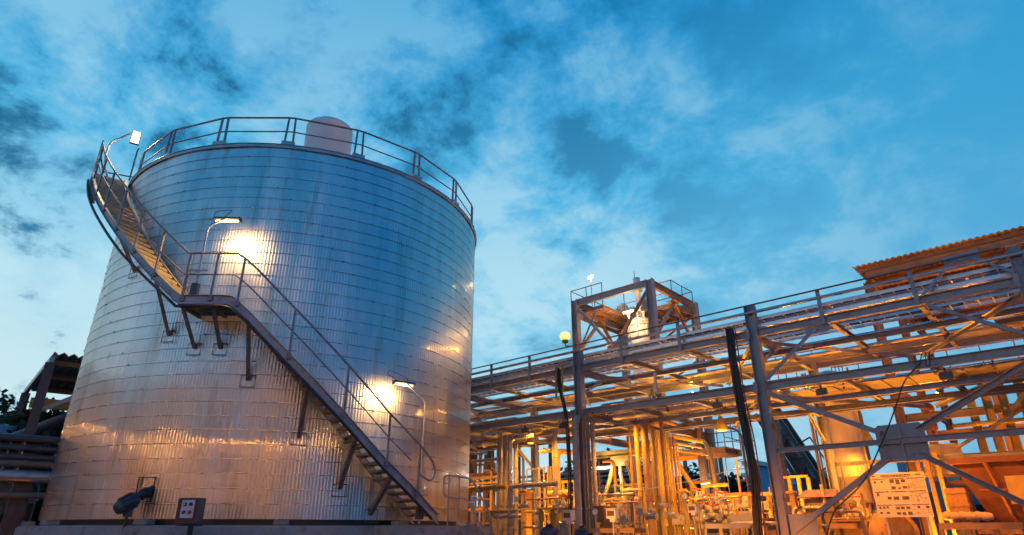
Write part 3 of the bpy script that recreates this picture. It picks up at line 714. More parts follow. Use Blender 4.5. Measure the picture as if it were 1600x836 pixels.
# loose cables and bundles hanging off the deck
def bundle(pts, n, R, r, label, m='black_cable', lad=False):
    pts = rnd(pts, .5); T = thing('cable_bundle', pts[-1], label, 'cable bundle')
    rg = random.Random(len(label))
    b = MB(); L = len(pts)
    offs = [(rg.uniform(-R, R), rg.uniform(-R*.6, R*.6)) for _ in range(n)]
    for ox, oy in offs:
        ph = rg.uniform(0, 6)
        b.tube([p+RD*(ox+.022*math.sin(i*.55+ph))+RN*(oy+.02*math.cos(i*.6+ph)) for i, p in enumerate(pts)], r*rg.uniform(.7, 1.2), 6)
    b.build('cables', m, T)
    if lad:
        for o in (-R*1.3, R*1.3): MB().tube([p+RD*o+RN*.10 for p in pts], .018, 6).build('side_rail', 'rust_rail', T)
        q = MB()
        for a, c in zip(pts, pts[1:]):
            k = max(1, int((c-a).length/.3))
            for j in range(k):
                p = a.lerp(c, j/k)+RN*.1; q.bar(p-RD*R*1.3, p+RD*R*1.3, .02, .02)
        q.build('rungs', 'galv', T)
bundle([AT(1139, 513, -.22), AT(1146, 560, -.22), AT(1152, 610, -.24), AT(1170, 690, -.25), AT(1180, 760, -.25), AT(1186, 845, -.25)], 18, .095, .027, 'thick black cable bundle hanging down beside the rack column', lad=True)
bundle([AT(872, 575, -.2), AT(876, 615, -.2), AT(887, 660, -.22), AT(889, 720, -.22), AT(891, 840, -.22)], 5, .05, .022, 'thinner dark cable bundle hanging left of the lamp column')
b = MB(); b.tube([AT(870, 640, -.25), AT(870, 572, -.25)], .035, 8); b.tube([AT(879, 640, -.25), AT(879, 572, -.25)], .028, 8)
T = thing('conduit_pair', AT(875, 640, -.25), 'two yellow lit conduits at the top of the thinner cable bundle', 'conduit')
MB().pipe([AT(869, 625, -.25), AT(869, 572, -.25), AT(869, 572, .2)], .035, 8).build('conduit', 'yellow_paint', T)
MB().pipe([AT(879, 618, -.25), AT(879, 571, -.25), AT(879, 571, .2)], .028, 8).build('conduit', 'yellow_paint', T)
def wire(pts, r, label, m='black_cable'):
    P = [Vector(p) for p in pts]; one('hanging_cable', MB().tube(rnd(P, .9, 6), r, 6), m, P[-1], label, 'cable')
wire([AT(1437, 568, -.1), AT(1412, 595, -.15), AT(1395, 650, -.2), AT(1372, 705, -.2), AT(1350, 755, -.2), AT(1300, 800, -.2), AT(1290, 845, -.2)], .016, 'loose black cable drooping from the lower beam past the big gusset')
wire([AT(1428, 556, -.12), AT(1432, 575, -.14), AT(1437, 574, -.14), AT(1440, 552, -.12)], .012, 'short black cable loop hooked over the lower beam')
wire([AT(1446, 550, -.12), AT(1447, 572, -.14), AT(1453, 572, -.14), AT(1452, 549, -.12)], .012, 'second short black loop hooked over the lower beam at right')
# conduits up the column with the lamp
for i, (x, m, r, y0) in enumerate(((899, 'pipe_paint', .055, 656), (913, 'pipe_dark', .04, 660), (919, 'pipe_dark', .05, 664))):
    a = AT(x, y0+20, -.3); T = thing('pipe', Vector((a.x, a.y, .2)), ['thick pale riser in front of the lamp column', 'dark slim riser just right of the lamp column', 'dark riser second to the right of the lamp column'][i], 'pipe', 'risers at the lamp column')
    r *= 2.0 if i == 0 else 1
    MB().pipe([Vector((a.x, a.y, .2)), Vector((a.x, a.y, 5.0+i*.05)), K(0, 1.0, 0)*0+Vector((a.x, a.y, 5.0+i*.05))+RN*1.4], r, 12).build('run', m, T)
    for z in (2.2, 3.6): MB().lathe(Vector((a.x, a.y, z)), [(r+.002, 0), (r+.02, .001), (r+.02, .03), (r+.002, .031)], 14).build('joint_band', 'galv', T)

# ================================================================== TOWER
def railing(T, pts, z, h=1.05, mids=(.5,), step=1.1, m='rail_steel', r=.022, name='rail'):
    for a, c in zip(pts, pts[1:]):
        a = Vector(a); c = Vector(c); a.z = c.z = z; n = max(1, round((c-a).length/step))
        for i in range(n+1):
            if i == 0 and a is not None and (a-Vector((pts[0][0], pts[0][1], z))).length > .01: continue
            p = a.lerp(c, i/n); MB().tube([p, p+Vector((0, 0, h))], r, 6).build('post', m, T)
        MB().tube([a+Vector((0, 0, h)), c+Vector((0, 0, h))], r*1.1, 6).build(name, m, T)
        for q in mids: MB().tube([a+Vector((0, 0, h*q)), c+Vector((0, 0, h*q))], r*.8, 6).build(name, m, T)
TS0, TS1, TW0, TW1, TH_ = -15.95, -12.03, 5.3, 9.3, 11.45
def tower():
    T = thing('steel_tower', K(-14, 7.3, 0), 'square open steel tower behind the rack with railed top platform', 'tower')
    for s in (TS0, TS1):
        for w in (TW0, TW1): hcol(MB(), s, w, 0, TH_, .30, .30).build('column', 'grey_steel', T)
    for z in (TH_-.16, 5.3):
        for w in (TW0, TW1): MB().ibeam(K(TS0+.16, w, z), K(TS1-.16, w, z), .30, .16).build('beam', 'grey_steel', T)
        for s in (TS0, TS1): MB().ibeam(K(s, TW0+.16, z), K(s, TW1-.16, z), .30, .16).build('beam', 'orange_steel', T)
    # X and K bracing
    MB().angle(K(TS0+.2, TW0, 11.0), K(-14.0, TW0, 8.9), .12).build('brace', 'grey_steel', T)
    MB().angle(K(TS0+.1, TW0, 9.0), K(-14.8, TW0+.03, 10.8), .10).build('brace', 'grey_steel', T)
    MB().angle(K(TS1-.2, TW0, 11.0), K(-14.0, TW0, 8.9), .12).build('brace', 'grey_steel', T)
    MB().bar(K(-14.35, TW0, 8.85), K(-13.65, TW0, 8.85), .012, .5).build('gusset', 'grey_steel', T)
    for w0, w1 in ((TW0, 7.3), (TW1, 7.3)):
        MB().angle(K(TS1, w0+.15*(1 if w0 < w1 else -1), 9.1), K(TS1, w1, 11.0), .12).build('brace', 'orange_steel', T)
        MB().angle(K(TS0, w0+.15*(1 if w0 < w1 else -1), 9.1), K(TS0, w1, 11.0), .12).build('brace', 'orange_steel', T)
    MB().bar(K(TS1, 7.0, 10.95), K(TS1, 7.6, 10.95), .4, .012, (0, 0, 1)).build('gusset', 'orange_steel', T)
    for z in (6.9, 9.0):
        MB().angle(K(TS0+.2, TW1, z), K(TS1-.2, TW1, z+1.8), .10).build('brace', 'orange_steel', T)
    # top platform, an L of plates with joists under it
    zp = 10.98
    for a, c, w0, w1 in ((-16.4, -14.7, 5.65, 9.5), (-14.7, -12.15, 7.5, 9.5)):
        b = MB(); wq = w0+.05
        while wq < w1: b.bar(K(a, wq, zp), K(c, wq, zp), .17, .02); wq += .26
        b.build('platform_plate', 'orange_steel', T)
        n = int((c-a)/.55)
        b = MB()
        for i in range(n+1): b.bar(K(a+.05+i*.55, w0, zp-.09), K(a+.05+i*.55, w1, zp-.09), .05, .14)
        b.build('joists', 'orange_steel', T)
    for p, q in (((-16.4, 5.6), (-16.4, 9.5)), ((-16.4, 9.5), (-12.15, 9.5)), ((-12.15, 9.5), (-12.15, 7.45)), ((-12.15, 7.45), (-14.65, 7.45)), ((-14.65, 7.45), (-14.65, 5.6)), ((-14.65, 5.6), (-16.4, 5.6))):
        MB().bar(K(*p, zp-.06), K(*q, zp-.06), .06, .16).build('edge_beam', 'orange_steel', T)
    railing(T, [K(-14.65, 5.6, 0), K(-16.4, 5.6, 0), K(-16.4, 9.5, 0), K(-12.15, 9.5, 0), K(-12.15, 7.45, 0), K(-14.65, 7.45, 0)], zp, 1.1, (.5,), 1.1)
    # lower working platform to the right, with ladder
    z2 = AT(1120, 704, 8.5).z
    a = AT(1000, 712, 9).z
    s0, s1 = -14.5, KS(1149, 700, 8.5)[0]
    MB().bar(K(s0, 8.3, z2), K(s1, 8.3, z2), 1.5, .03).build('platform_plate', 'orange_steel', T)
    for w in (7.55, 9.05): MB().bar(K(s0, w, z2-.12), K(s1, w, z2-.12), .07, .24).build('edge_beam', 'orange_steel', T)
    for s in (s0+.8, s0+2.6, s1-.2): MB().bar(K(s, 7.6, z2-.10), K(s, 9.0, z2-.10), .06, .16).build('edge_beam', 'orange_steel', T)
    railing(T, [K(s0, 9.05, 0), K(s1, 9.05, 0), K(s1, 7.55, 0)], z2, 1.1, (.35, .7), .9, 'orange_steel')
    hcol(MB(), s1-1.25, 8.0, 0, z2+2.2, .26, .24).build('column', 'orange_steel', T)
    b = MB()
    for o in (0, .45): b.tube([K(s1+.12+o, 8.9, .1), K(s1+.12+o, 8.9, z2+1.2)], .025, 6)
    for i in range(int((z2+1)/.3)): b.tube([K(s1+.12, 8.9, .3+i*.3), K(s1+.57, 8.9, .3+i*.3)], .014, 6)
    b.build('ladder', 'orange_steel', T)
    for k in range(6):
        z = z2-1.2+k*.75
        if z > z2+2: break
        A = [K(s1+.12, 8.9, z)]+[K(s1+.345+.36*math.cos(t), 8.85-.62*math.sin(t)**.8 if math.sin(t) > 0 else 8.85, z) for t in [math.pi*(1-i/8) for i in range(9)]]+[K(s1+.57, 8.9, z)]
        MB().tube(A, .014, 6).build('cage_hoop', 'orange_steel', T)
tower()
def reactor():
    s, w = KS(1000, 505, 7.4)[0], 7.4; T = thing('reactor_vessel', K(s, w, 6.0), 'pale vertical vessel with domed lid standing inside the tower', 'vessel')
    z = KS(1000, 497, 7.4)[1]; b = K(s, w, 0); v = lambda zz: Vector((b.x, b.y, zz))
    MB().lathe(v(5.6), [(.01, 0), (.38, .2), (.50, .5), (.50, z-6.0), ], 32).build('shell', 'white_paint', T)
    MB().lathe(v(z-.42), [(.52, 0), (.61, .01), (.61, .09), (.52, .10), (.52, .12), (.61, .121), (.61, .20), (.48, .32), (.26, .42), (.01, .46)], 32).build('lid', 'white_paint', T)
    MB().lathe(v(z+.03), [(.12, 0), (.12, .5), (.2, .51), (.2, .56), (.13, .57), (.13, 1.3), (.24, 1.31), (.24, 1.6), (.17, 1.7), (.17, 1.95), (.04, 2.0)], 18).build('agitator', 'white_paint', T)
    for i in range(8):
        a = i*math.pi/4+.3; p = v(z-.45)+Vector((math.cos(a)*.54, math.sin(a)*.54, 0))
        MB().bar(p, p-Vector((0, 0, .5)), .05, .14, (math.cos(a), math.sin(a), 0)).build('lug', 'white_paint', T)
    for dx, h in ((-.4, .35), (.36, .28), (.05, .3)):
        p = v(z-.1)+RD*dx+RN*-.25; MB().lathe(p, [(.05, 0), (.05, h-.06), (.09, h-.05), (.09, h)], 14).build('nozzle', 'white_paint', T)
    for k, (dx, dz, ln) in enumerate(((-.7, -.7, 1.0), (-.95, -1.0, .8), (.8, -.9, .9))):
        p = v(z+dz)+RD*dx-RN*.4; MB().pipe([p+RD*(-ln*.5 if dx < 0 else .5)+Vector((0, 0, -.6)), p, v(z+dz)+RD*(.3 if dx > 0 else -.3)], .07, 10).build('branch_pipe', 'pipe_alu', T)
reactor()
def vent_unit():
    for i, (dx, lb) in enumerate(((-.65, 'white filter pot on the tower platform left of the agitator'), (.5, 'white filter pot on the tower platform right of the agitator'))):
        s = KS(990, 470, 8.3)[0]+dx; T = thing('filter_pot', K(s, 8.3, 11.0), lb, 'filter pot', 'pots on the tower platform')
        MB().lathe(K(s, 8.3, 11.0), [(.15, 0), (.15, .15), (.24, .2), (.24, .7), (.27, .71), (.27, .77), (.18, .85), (.01, .95)], 22).build('body', 'white_paint', T)
        MB().pipe([K(s, 8.1, 11.5), K(s, 7.7, 11.5), K(s, 7.7, 11.05)], .035, 8).build('pipe', 'galv', T)
    s = KS(991, 430, 8.6)[0]; one('antenna', MB().tube([K(s, 8.6, 11), K(s, 8.6, KS(991, 424, 8.6)[1])], .018, 6), 'rail_steel', K(s, 8.6, 11), 'thin antenna rod above the tower platform', 'antenna')
vent_unit()
def tube_light(c, ax, L, pole_to, label, e, col, em, r=.05):
    T = thing('tube_lamp', c, label, 'lamp', 'tube lamps in the plant'); ax = Vector(ax).normalized()
    MB().bar(c-ax*L/2+Vector((0, 0, .06)), c+ax*L/2+Vector((0, 0, .06)), .14, .05).build('housing', 'galv', T)
    MB().tube([c-ax*L*.47, c+ax*L*.47], r, 10).build('tube', em, T)
    if pole_to is not None: MB().pipe([Vector(pole_to), Vector((pole_to[0], pole_to[1], c.z+.09)), c+Vector((0, 0, .09))], .02, 8).build('pole', 'galv', T)
    lamp('POINT', c-Vector((0, 0, .15)), e, col, T, .1)
    return T
c = AT(982, 487, 6.0); tube_light(c, RD, .55, K(KS(982, 487, 6)[0], 6.0, 8.2), 'orange white tube lamp inside the tower above the vessel', 160, WARM, 'em_warm', .05)
c = AT(923, 433, 7.0)
T = thing('tower_floodlight', Vector((c.x, c.y, 11.0)), 'white floodlight on a stalk above the left of the tower railing', 'lamp')
MB().tube([Vector((c.x, c.y, 11.0)), c-Vector((0, 0, .08))], .02, 8).build('pole', 'galv', T); MB().box(c, .34, .10, .13, R_(-60)).build('lens', 'em_warm', T); MB().box(c+Vector((.02, .08, .02)), .38, .05, .17, R_(-60)).build('housing', 'galv', T)
lamp('POINT', c-Vector((0, .25, 0)), 60, WARM, T, .1)
c = AT(940, 731, 5.9); tube_light(c, RD, 1.0, K(KS(960, 731, 5.9)[0], 5.95, .1), 'long white tube lamp glowing low behind the lamp column', 110, COOL, 'em_cool', .055)
def flood2():
    c = AT(1103, 754, 8.0); T = thing('work_light', Vector((c.x, c.y, .1)), 'white work light before the dark trees under the tower platform', 'lamp')
    MB().tube([Vector((c.x, c.y, .1)), c], .02, 8).build('stand', 'galv', T); MB().box(c, .40, .12, .16, R_(-40)).build('housing', 'galv', T); MB().box(c-Vector((.05, .09, 0)), .34, .04, .13, R_(-40)).build('lens', 'em_cool', T)
    lamp('POINT', c-Vector((.1, .8, 0)), 60, COOL, T, .1)
flood2()
# tall silo behind the tank
si = thing('white_silo', Vector((0, 0, 0)), 'tall pale round silo rising behind the big tank', 'silo'); q = HD(517, 194, 33); si.location = (q.x, q.y, 0)
MB().lathe((q.x, q.y, 0), [(1.34, 0), (1.34, q.z-.62), (1.36, q.z-.60), (1.36, q.z-.52), (1.30, q.z-.40), (1.0, q.z-.16), (.5, q.z-.02), (.01, q.z+.02)], 48).build('shell', 'silo_white', si) if 'silo_white' in MATS else MB().lathe((q.x, q.y, 0), [(1.34, 0), (1.34, q.z-.62), (1.36, q.z-.60), (1.36, q.z-.52), (1.30, q.z-.40), (1.0, q.z-.16), (.5, q.z-.02), (.01, q.z+.02)], 48).build('shell', 'white_paint', si)
q2 = HD(540, 197, 32.6); MB().tube([q2-Vector((0, 0, .4)), q2+Vector((0, 0, .12))], .05, 8).build('vent', 'galv', si)

# ================================================================== BUILDING, upper right
def canopy():
    s0, s1, w0, w1, z = -4.72, 11.0, 8.0, 19.0, 10.70
    T = thing('canopy_building', K(2, 13, 0), 'open sided building with corrugated sheet roof behind the right end of the rack', 'building')
    b = MB(); n = int((s1-s0)/.19); vs = []
    for j, w in enumerate((w0-.25, w1)):
        for i in range(n*4+1):
            s = s0-.15+(s1-s0+.3)*i/(n*4); vs.append(K(s, w, z+.03*math.cos(i*math.pi/2)+(w-w0)*.012+.04))
    m = n*4+1; b.add(vs, [(i, i+1, m+i+1, m+i) for i in range(m-1)]); o = b.build('roof', 'roof_sheet', T)
    md = o.modifiers.new('thick', 'SOLIDIFY'); md.thickness = .012
    for k in range(8):
        w = w0+k*1.5; MB().ibeam(K(s0, w, z-.10+(w-w0)*.012), K(s1, w, z-.10+(w-w0)*.012), .14, .08).build('purlin', 'orange_steel', T)
    for s in (s0+.15, s0+4.2, s0+8.3, s0+12.4):
        MB().ibeam(K(s, w0+.2, z-.33), K(s, w1, z-.25), .30, .16).build('rafter', 'orange_steel', T)
        for w in (w0+.3, w0+5.5, w1-.3): hcol(MB(), s, w, 0, z-.5, .28, .26).build('column', 'orange_steel', T)
        MB().ibeam(K(s, w0+.45, 6.2), K(s, w1, 6.2), .22, .14).build('tie_beam', 'orange_steel', T)
        MB().angle(K(s, w0+.4, 8.8), K(s, w0+1.8, z-.5), .1).build('brace', 'orange_steel', T)
    for w in (w0+.3, w0+5.5):
        for zz, hh in ((5.15, .26), (3.3, .18), (z-.65, .2)): MB().ibeam(K(s0+.3, w+.02, zz), K(s1, w+.02, zz), hh, .15).build('tie_beam', 'orange_steel', T)
    MB().ibeam(K(s0+.2, w0-.02, z-.32), K(s1, w0-.02, z-.32), .22, .1).build('tie_beam', 'orange_steel', T)
    return T
canopy()
def yellow_frame():
    # brightly lit yellow frame with rungs on the far right
    T = thing('steel_scaffold', K(2.5, 7.4, 0), 'tall bright yellow steel frame standing at the far right under the canopy', 'frame')
    xs = [(1520, 9.2), (1546, 7.5), (1572, 7.5), (1604, 7.5)]
    for x, w in xs:
        s = KS(x, 640, w)[0]; hcol(MB(), s, w, 0, 5.9, .24, .22).build('column', 'yellow_paint', T)
    s0 = KS(1546, 640, 7.5)[0]; s1 = s0+2.6
    for z in (2.8, 4.3, 5.9): MB().ibeam(K(s0+.1, 7.42, z), K(s1, 7.42, z), .16, .1).build('beam', 'yellow_paint', T)
    for z in (3.1, 4.6): MB().pipe([K(s0-1, 7.0, z), K(s0+1.6, 7.0, z), K(s0+1.6, 7.0, z+.9)], .07, 10).build('pipe', 'yellow_paint', T)
    MB().angle(K(s0, 7.3, 4.4), K(s0+1, 7.3, 5.5), .1).build('brace', 'yellow_paint', T)
yellow_frame()
# ------------------------------------------------------------------ orange lit vessel behind the X brace
def column_vessel():
    s, w = KS(1316, 700, 7.0)[0], 7.0; T = thing('column_vessel', K(s, w, 0), 'tall cream cylindrical vessel lit orange behind the crossed braces', 'vessel')
    v = lambda z: K(s, w, z); z0 = KS(1350, 800, 7)[1]+.1
    MB().lathe(v(z0), [(.01, -.1), (.35, -.02), (.60, .15), (.62, .2), (.62, .95), (.635, .96), (.635, .99), (.62, 1.0), (.62, 4.2), (.64, 4.21), (.64, 4.3), (.4, 4.5), (.1, 4.6)], 40).build('shell', 'cream_paint', T)
    for i in range(4):
        a = i*math.pi/2+.5; p = v(z0+.3)+Vector((math.cos(a)*.5, math.sin(a)*.5, 0)); MB().bar(p, Vector((p.x, p.y, .0)), .14, .14).build('leg', 'orange_steel', T)
    q = v(z0+.85)-RN*.5-RD*.15; MB().lathe(q, [(.05, 0), (.05, .12), (.08, .121), (.08, .16)], 14, -RN).build('nozzle', 'rust_plate', T)
    MB().tube([v(z0+.2)+RD*.70-RN*.1, v(z0+4.6)+RD*.70-RN*.1], .035, 8).build('side_pipe', 'yellow_paint', T)
    MB().tube([v(.3)-RD*.82-RN*.1, v(z0+4.6)-RD*.82-RN*.1], .055, 8).build('side_pipe', 'orange_steel', T)
    MB().tube([v(.3)-RD*.69-RN*.2, v(z0+4.6)-RD*.69-RN*.2], .03, 8).build('side_pipe', 'pipe_dark', T)
column_vessel()
def shelter():   # small roofed box on the rack side
    a = AT(1285, 785, 3.2); T = thing('roofed_cabinet', Vector((a.x, a.y, 0)), 'small cabinet with a pitched orange roof behind the lower brace', 'cabinet')
    rz = R_(-42)
    MB().box(Vector((a.x, a.y, 1.95)), .72, .6, 1.0, rz).build('body', 'wall_brown', T)
    c = Vector((a.x, a.y, 2.47)); m = Matrix.Rotation(rz, 3, 'Z'); vs = [c+m@Vector(p) for p in ((-.55, -.45, 0), (.55, -.45, 0), (.55, .45, 0), (-.55, .45, 0), (-.42, 0, .22), (.42, 0, .22))]
    b = MB(); b.add(vs, [(3, 2, 1, 0), (0, 1, 5, 4), (2, 3, 4, 5), (1, 2, 5), (3, 0, 4)]); b.build('roof', 'orange_steel', T)
    MB().box(Vector((a.x, a.y, .72)), .6, .5, 1.44, rz).build('base', 'dark_grey', T)
mat('wall_brown', (.16, .11, .08), .7, 0, .2, 6)
shelter()
def sign():
    w = 1.4; P = [AT(1360, 740, w), AT(1443, 737, w), AT(1459, 806, w), AT(1372, 810, w)]
    z1 = (P[0].z+P[1].z)/2; z0 = (P[2].z+P[3].z)/2; s0 = (P[0].dot(RD)+P[3].dot(RD))/2; s1 = (P[1].dot(RD)+P[2].dot(RD))/2; wd = s1-s0; ht = z1-z0
    T = thing('notice_board', K((s0+s1)/2, w, z0), 'cream notice board full of small text and pictures below the big gusset', 'notice board')
    MB().bar(K(s0, w, (z0+z1)/2), K(s1, w, (z0+z1)/2), .02, ht).build('board', 'sign_face', T)
    ink = MB()
    def R(u0, v0, u1, v1): ink.bar(K(s0+wd*u0, w-.014, z1-ht*(v0+v1)/2), K(s0+wd*u1, w-.014, z1-ht*(v0+v1)/2), .004, ht*(v1-v0))
    rg = random.Random(4)
    x = .2
    while x < .75: l = rg.uniform(.02, .05); R(x, .045, x+l, .07); x += l+.012
    R(.2, .085, .76, .093); R(.03, .05, .09, .075)
    for v in (.13, .42, .72):
        R(.02, v, .29, v+.013); R(.34, v, .62, v+.013); R(.66, v, .97, v+.013)
    for u, v, a, c in ((.35, .16, .08, .07), (.46, .16, .07, .10), (.56, .16, .08, .06), (.36, .31, .08, .06), (.48, .34, .06, .03), (.57, .31, .08, .05), (.05, .18, .04, .05), (.18, .18, .04, .03),
                       (.06, .45, .04, .07), (.25, .54, .07, .06), (.36, .54, .10, .07), (.52, .54, .12, .07), (.05, .76, .04, .05), (.12, .76, .04, .05), (.19, .76, .04, .04), (.36, .77, .07, .05), (.45, .77, .07, .05), (.55, .77, .07, .05),
                       (.36, .89, .07, .05), (.46, .89, .06, .06), (.56, .88, .08, .07), (.75, .76, .05, .05), (.9, .76, .06, .05), (.17, .88, .06, .04), (.05, .88, .05, .04)):
        R(u, v, u+a, v+c)
    for v in [.17+i*.028 for i in range(8)]+[.46+i*.028 for i in range(8)]+[.84+i*.028 for i in range(4)]:
        x = .67
        while x < .93:
            l = rg.uniform(.015, .05)
            if rg.random() < .7: R(x, v, x+l, v+.006)
            x += l+.02
    ink.build('print', 'sign_ink', T)
    rd = MB(); rd.bar(K(s0+wd*.84, w-.014, z1-ht*.06), K(s0+wd*.94, w-.014, z1-ht*.06), .004, ht*.03); rd.build('logo', 'red_paint', T)
    for s in (s0+.15, s1-.15): MB().bar(K(s, w+.05, 0), K(s, w+.05, z1-.05), .05, .05).build('post', 'galv', T)
sign()
def spool():
    c = AT(1397, 832, 2.0); T = thing('cable_reel', Vector((c.x, c.y, c.z)), 'wooden cable reel standing below the notice board', 'cable reel')
    for o, nm in ((-.28, 'flange'), (.25, 'flange')):
        MB().lathe(c+RN*o, [(.01, 0), (.50, 0), (.50, .04), (.01, .041)], 32, RN).build(nm, 'wood', T)
    MB().lathe(c-RN*.24, [(.28, 0), (.28, .48)], 28, RN).build('drum', 'black_cable', T)
    q = MB()
    for k in range(6):
        a = k*math.pi/3; q = MB(); q.lathe(c-RN*.30+RD*.2*math.cos(a)+Vector((0, 0, .2*math.sin(a))), [(.015, 0), (.015, .03)], 8, RN); q.build('bolt', 'dark_grey', T)
    b = MB(); b.bar(Vector((c.x, c.y, 0))-RD*.4, Vector((c.x, c.y, 0))+RD*.4, .7, .02); b = MB()
    b.bar(Vector((c.x, c.y, .02)), Vector((c.x, c.y, c.z-.5)), .5, .6); b.build('cradle', 'wood', T)
spool()
def hopper():
    w = 3.2; a = KS(1512, 770, w); s0 = KS(1522, 760, w)[0]; T = thing('steel_skip', K(s0+1.5, w, 0), 'big rusty steel bin at the lower right edge', 'bin')
    z1 = KS(1530, 718, w)[1]; z0 = KS(1560, 822, w)[1]
    vs = [K(s0+.25, w, z0), K(s0+4, w, z0), K(s0+4, w+2, z0), K(s0+.25, w+2, z0), K(s0-.35, w-.3, z1), K(s0+4.4, w-.3, z1), K(s0+4.4, w+2.3, z1), K(s0-.35, w+2.3, z1)]
    b = MB(); b.add(vs, [(3, 2, 1, 0), (0, 1, 5, 4), (1, 2, 6, 5), (2, 3, 7, 6), (3, 0, 4, 7)]); o = b.build('body', 'rust_plate', T); md = o.modifiers.new('t', 'SOLIDIFY'); md.thickness = .03
    MB().bar(K(s0-.4, w-.36, z1-.04), K(s0+4.4, w-.36, z1-.04), .10, .14).build('lip', 'rust_plate', T)
    for ds in (.5, 1.6, 2.7, 3.8): MB().bar(K(s0+.25+ds*.9, w-.045, z0), K(s0-.1+ds, w-.36, z1-.1), .08, .08).build('rib', 'rust_plate', T)
    MB().bar(K(s0-.6, w-.1, z0-.12), K(s0+4.2, w-.1, z0-.12), .2, .12).build('skid', 'orange_steel', T)
    for ds in (.3, 2, 3.8): MB().bar(K(s0+ds, w+.4, 0), K(s0+ds, w+.4, z0-.03), .14, .14).build('leg', 'orange_steel', T)
    p = AT(1592, 765, w-.5); TT = thing('wall_cabinet', p, 'small bright yellow cabinet fixed in front of the rusty bin', 'cabinet')
    MB().box(p, .40, .2, .62, R_(-42)).build('body', 'yellow_paint', TT); MB().box(p-RN*.11, .34, .012, .56, R_(-42)).build('door', 'yellow_paint', TT); MB().tube([p-RD*.2-RN*.15, p-RD*.75-RN*.15], .03, 8).build('conduit', 'rust_plate', TT)
    MB().bar(p-Vector((0, 0, .3)), Vector((p.x, p.y, 0)), .06, .06).build('post', 'orange_steel', TT)
hopper()
for i, (x, w, lb) in enumerate(((1448, 4.0, 'brown post just right of the notice board'), (1463, 4.0, 'brown post second to the right of the notice board'), (1479, 4.4, 'yellow lit post left of the blue hut'))):
    s = KS(x, 780, w)[0]; b = MB(); b.bar(K(s, w, 0), K(s, w, 3.6), .12, .10, RD)
    T = thing('steel_post', K(s, w, 0), lb, 'post', 'posts right of the notice board'); b.build('shaft', 'orange_steel' if i < 2 else 'yellow_paint', T); MB().box(K(s, w, 3.62), .2, .2, .02, R_(-42)).build('cap_plate', 'orange_steel', T)
# ------------------------------------------------------------------ crane boom and far buildings
def boom():
    a = AT(1192, 640, 26); c = AT(1290, 790, 26); T = thing('crane_boom', Vector((c.x, c.y, 0)), 'dark lattice boom leaning behind the rack against the sky', 'crane')
    c2 = c+(c-a).normalized()*3
    ax = (c2-a).normalized(); up = RN.cross(ax).normalized()
    for o, p in ((-.6, 0), (.6, 0), (-.6, 1.2), (.6, 1.2)): MB().bar(a+up*o+RN*p, c2+up*o+RN*p, .24, .24).build('chord', 'black_paint', T)
    L = (c2-a).length; n = int(L/1.0)
    b = MB()
    for i in range(n):
        p = a+ax*i*1.0; q = a+ax*(i+1)*1.0; sg = 1 if i % 2 else -1
        for d in (0, 1.2): b.bar(p+up*.6*sg+RN*d, q-up*.6*sg+RN*d, .12, .12)
    b.build('lattice', 'black_paint', T)
    b = MB(); pl = MB().bar(a+up*.0+RN*.6, c2+RN*.6, .9, .5, up).build('walkway', 'black_paint', T)
    for i in range(3, n-1, 2):
        p = a+ax*i*1.0+up*.6*-1; MB().tube([a+ax*i+(-up if up.x < 0 else up)*.7, a+ax*i+(-up if up.x < 0 else up)*1.55], .05, 6).build('rail_post', 'black_paint', T)
    sgn = (-up if up.x < 0 else up)
    MB().tube([a+ax*3+sgn*1.55, a+ax*(n-2)+sgn*1.55], .05, 6).build('rail', 'black_paint', T)
    for k in (1.5, 3.2): MB().tube([a+ax*7-sgn*.5, c2-sgn*(k+.5)], .08, 6).build('stay', 'black_paint', T)
    MB().bar(c+Vector((2.5, 0, 1)), c+Vector((-.2, 0, 1.2)), 1, .8).build('counter_arm', 'black_paint', T)
boom()
def hall(px0, px1, pyt, w, dep, m, m2, label, band=.0, nm='hall'):
    s0 = KS(px0, pyt, w)[0]; s1 = KS(px1, pyt, w)[0]; z = KS((px0+px1)/2, pyt, w)[1]; T = thing(nm, K((s0+s1)/2, w+dep/2, 0), label, 'building', 'industrial halls in the distance')
    zz = z-(z*band)
    MB().bar(K(s0, w+dep/2, zz/2), K(s1, w+dep/2, zz/2), dep, zz).build('wall', m, T)
    if band: MB().bar(K(s0-.1, w+dep/2, (zz+z)/2+.01), K(s1+.1, w+dep/2, (zz+z)/2+.01), dep+.2, z-zz-.01).build('upper_wall', m2, T)
    MB().bar(K(s0-.3, w+dep/2, z+.16), K(s1+.3, w+dep/2, z+.16), dep+.6, .3).build('roof', 'roof_metal', T)
    n = max(3, int((s1-s0)/1.2)); b = MB()
    for i in range(1, n): b.bar(K(s0+(s1-s0)*i/n, w-.03, 0), K(s0+(s1-s0)*i/n, w-.03, zz-.05), .08, .06, RD)
    b.build('wall_ribs', m, T)
    for i in range(3):
        u = s0+(s1-s0)*(.2+.3*i); MB().bar(K(u, w-.06, 2.2), K(u+1.1, w-.06, 2.2), .08, 1.0).build('window', 'glass', T)
    return T
hall(1165, 1275, 742, 42, 14, 'blue_wall', 'teal_wall', 'blue hall with paler top seen between the rack columns', .14, 'blue_hall')
hall(1168, 1182, 728, 30, 5, 'teal_wall', 'teal_wall', 'narrow pale teal block just behind the black cable bundle', .0, 'teal_block')
hall(1398, 1428, 712, 30, 8, 'teal_wall', 'blue_wall', 'pale blue building above the notice board', .0, 'pale_block')
hall(1455, 1512, 738, 20, 8, 'blue_wall', 'teal_wall', 'dark blue hut between the posts and the rusty bin', .1, 'blue_hut')
hall(1290, 1600, 800, 55, 10, 'blue_wall', 'teal_wall', 'low blue building far behind the cream vessel', .2, 'low_hall')

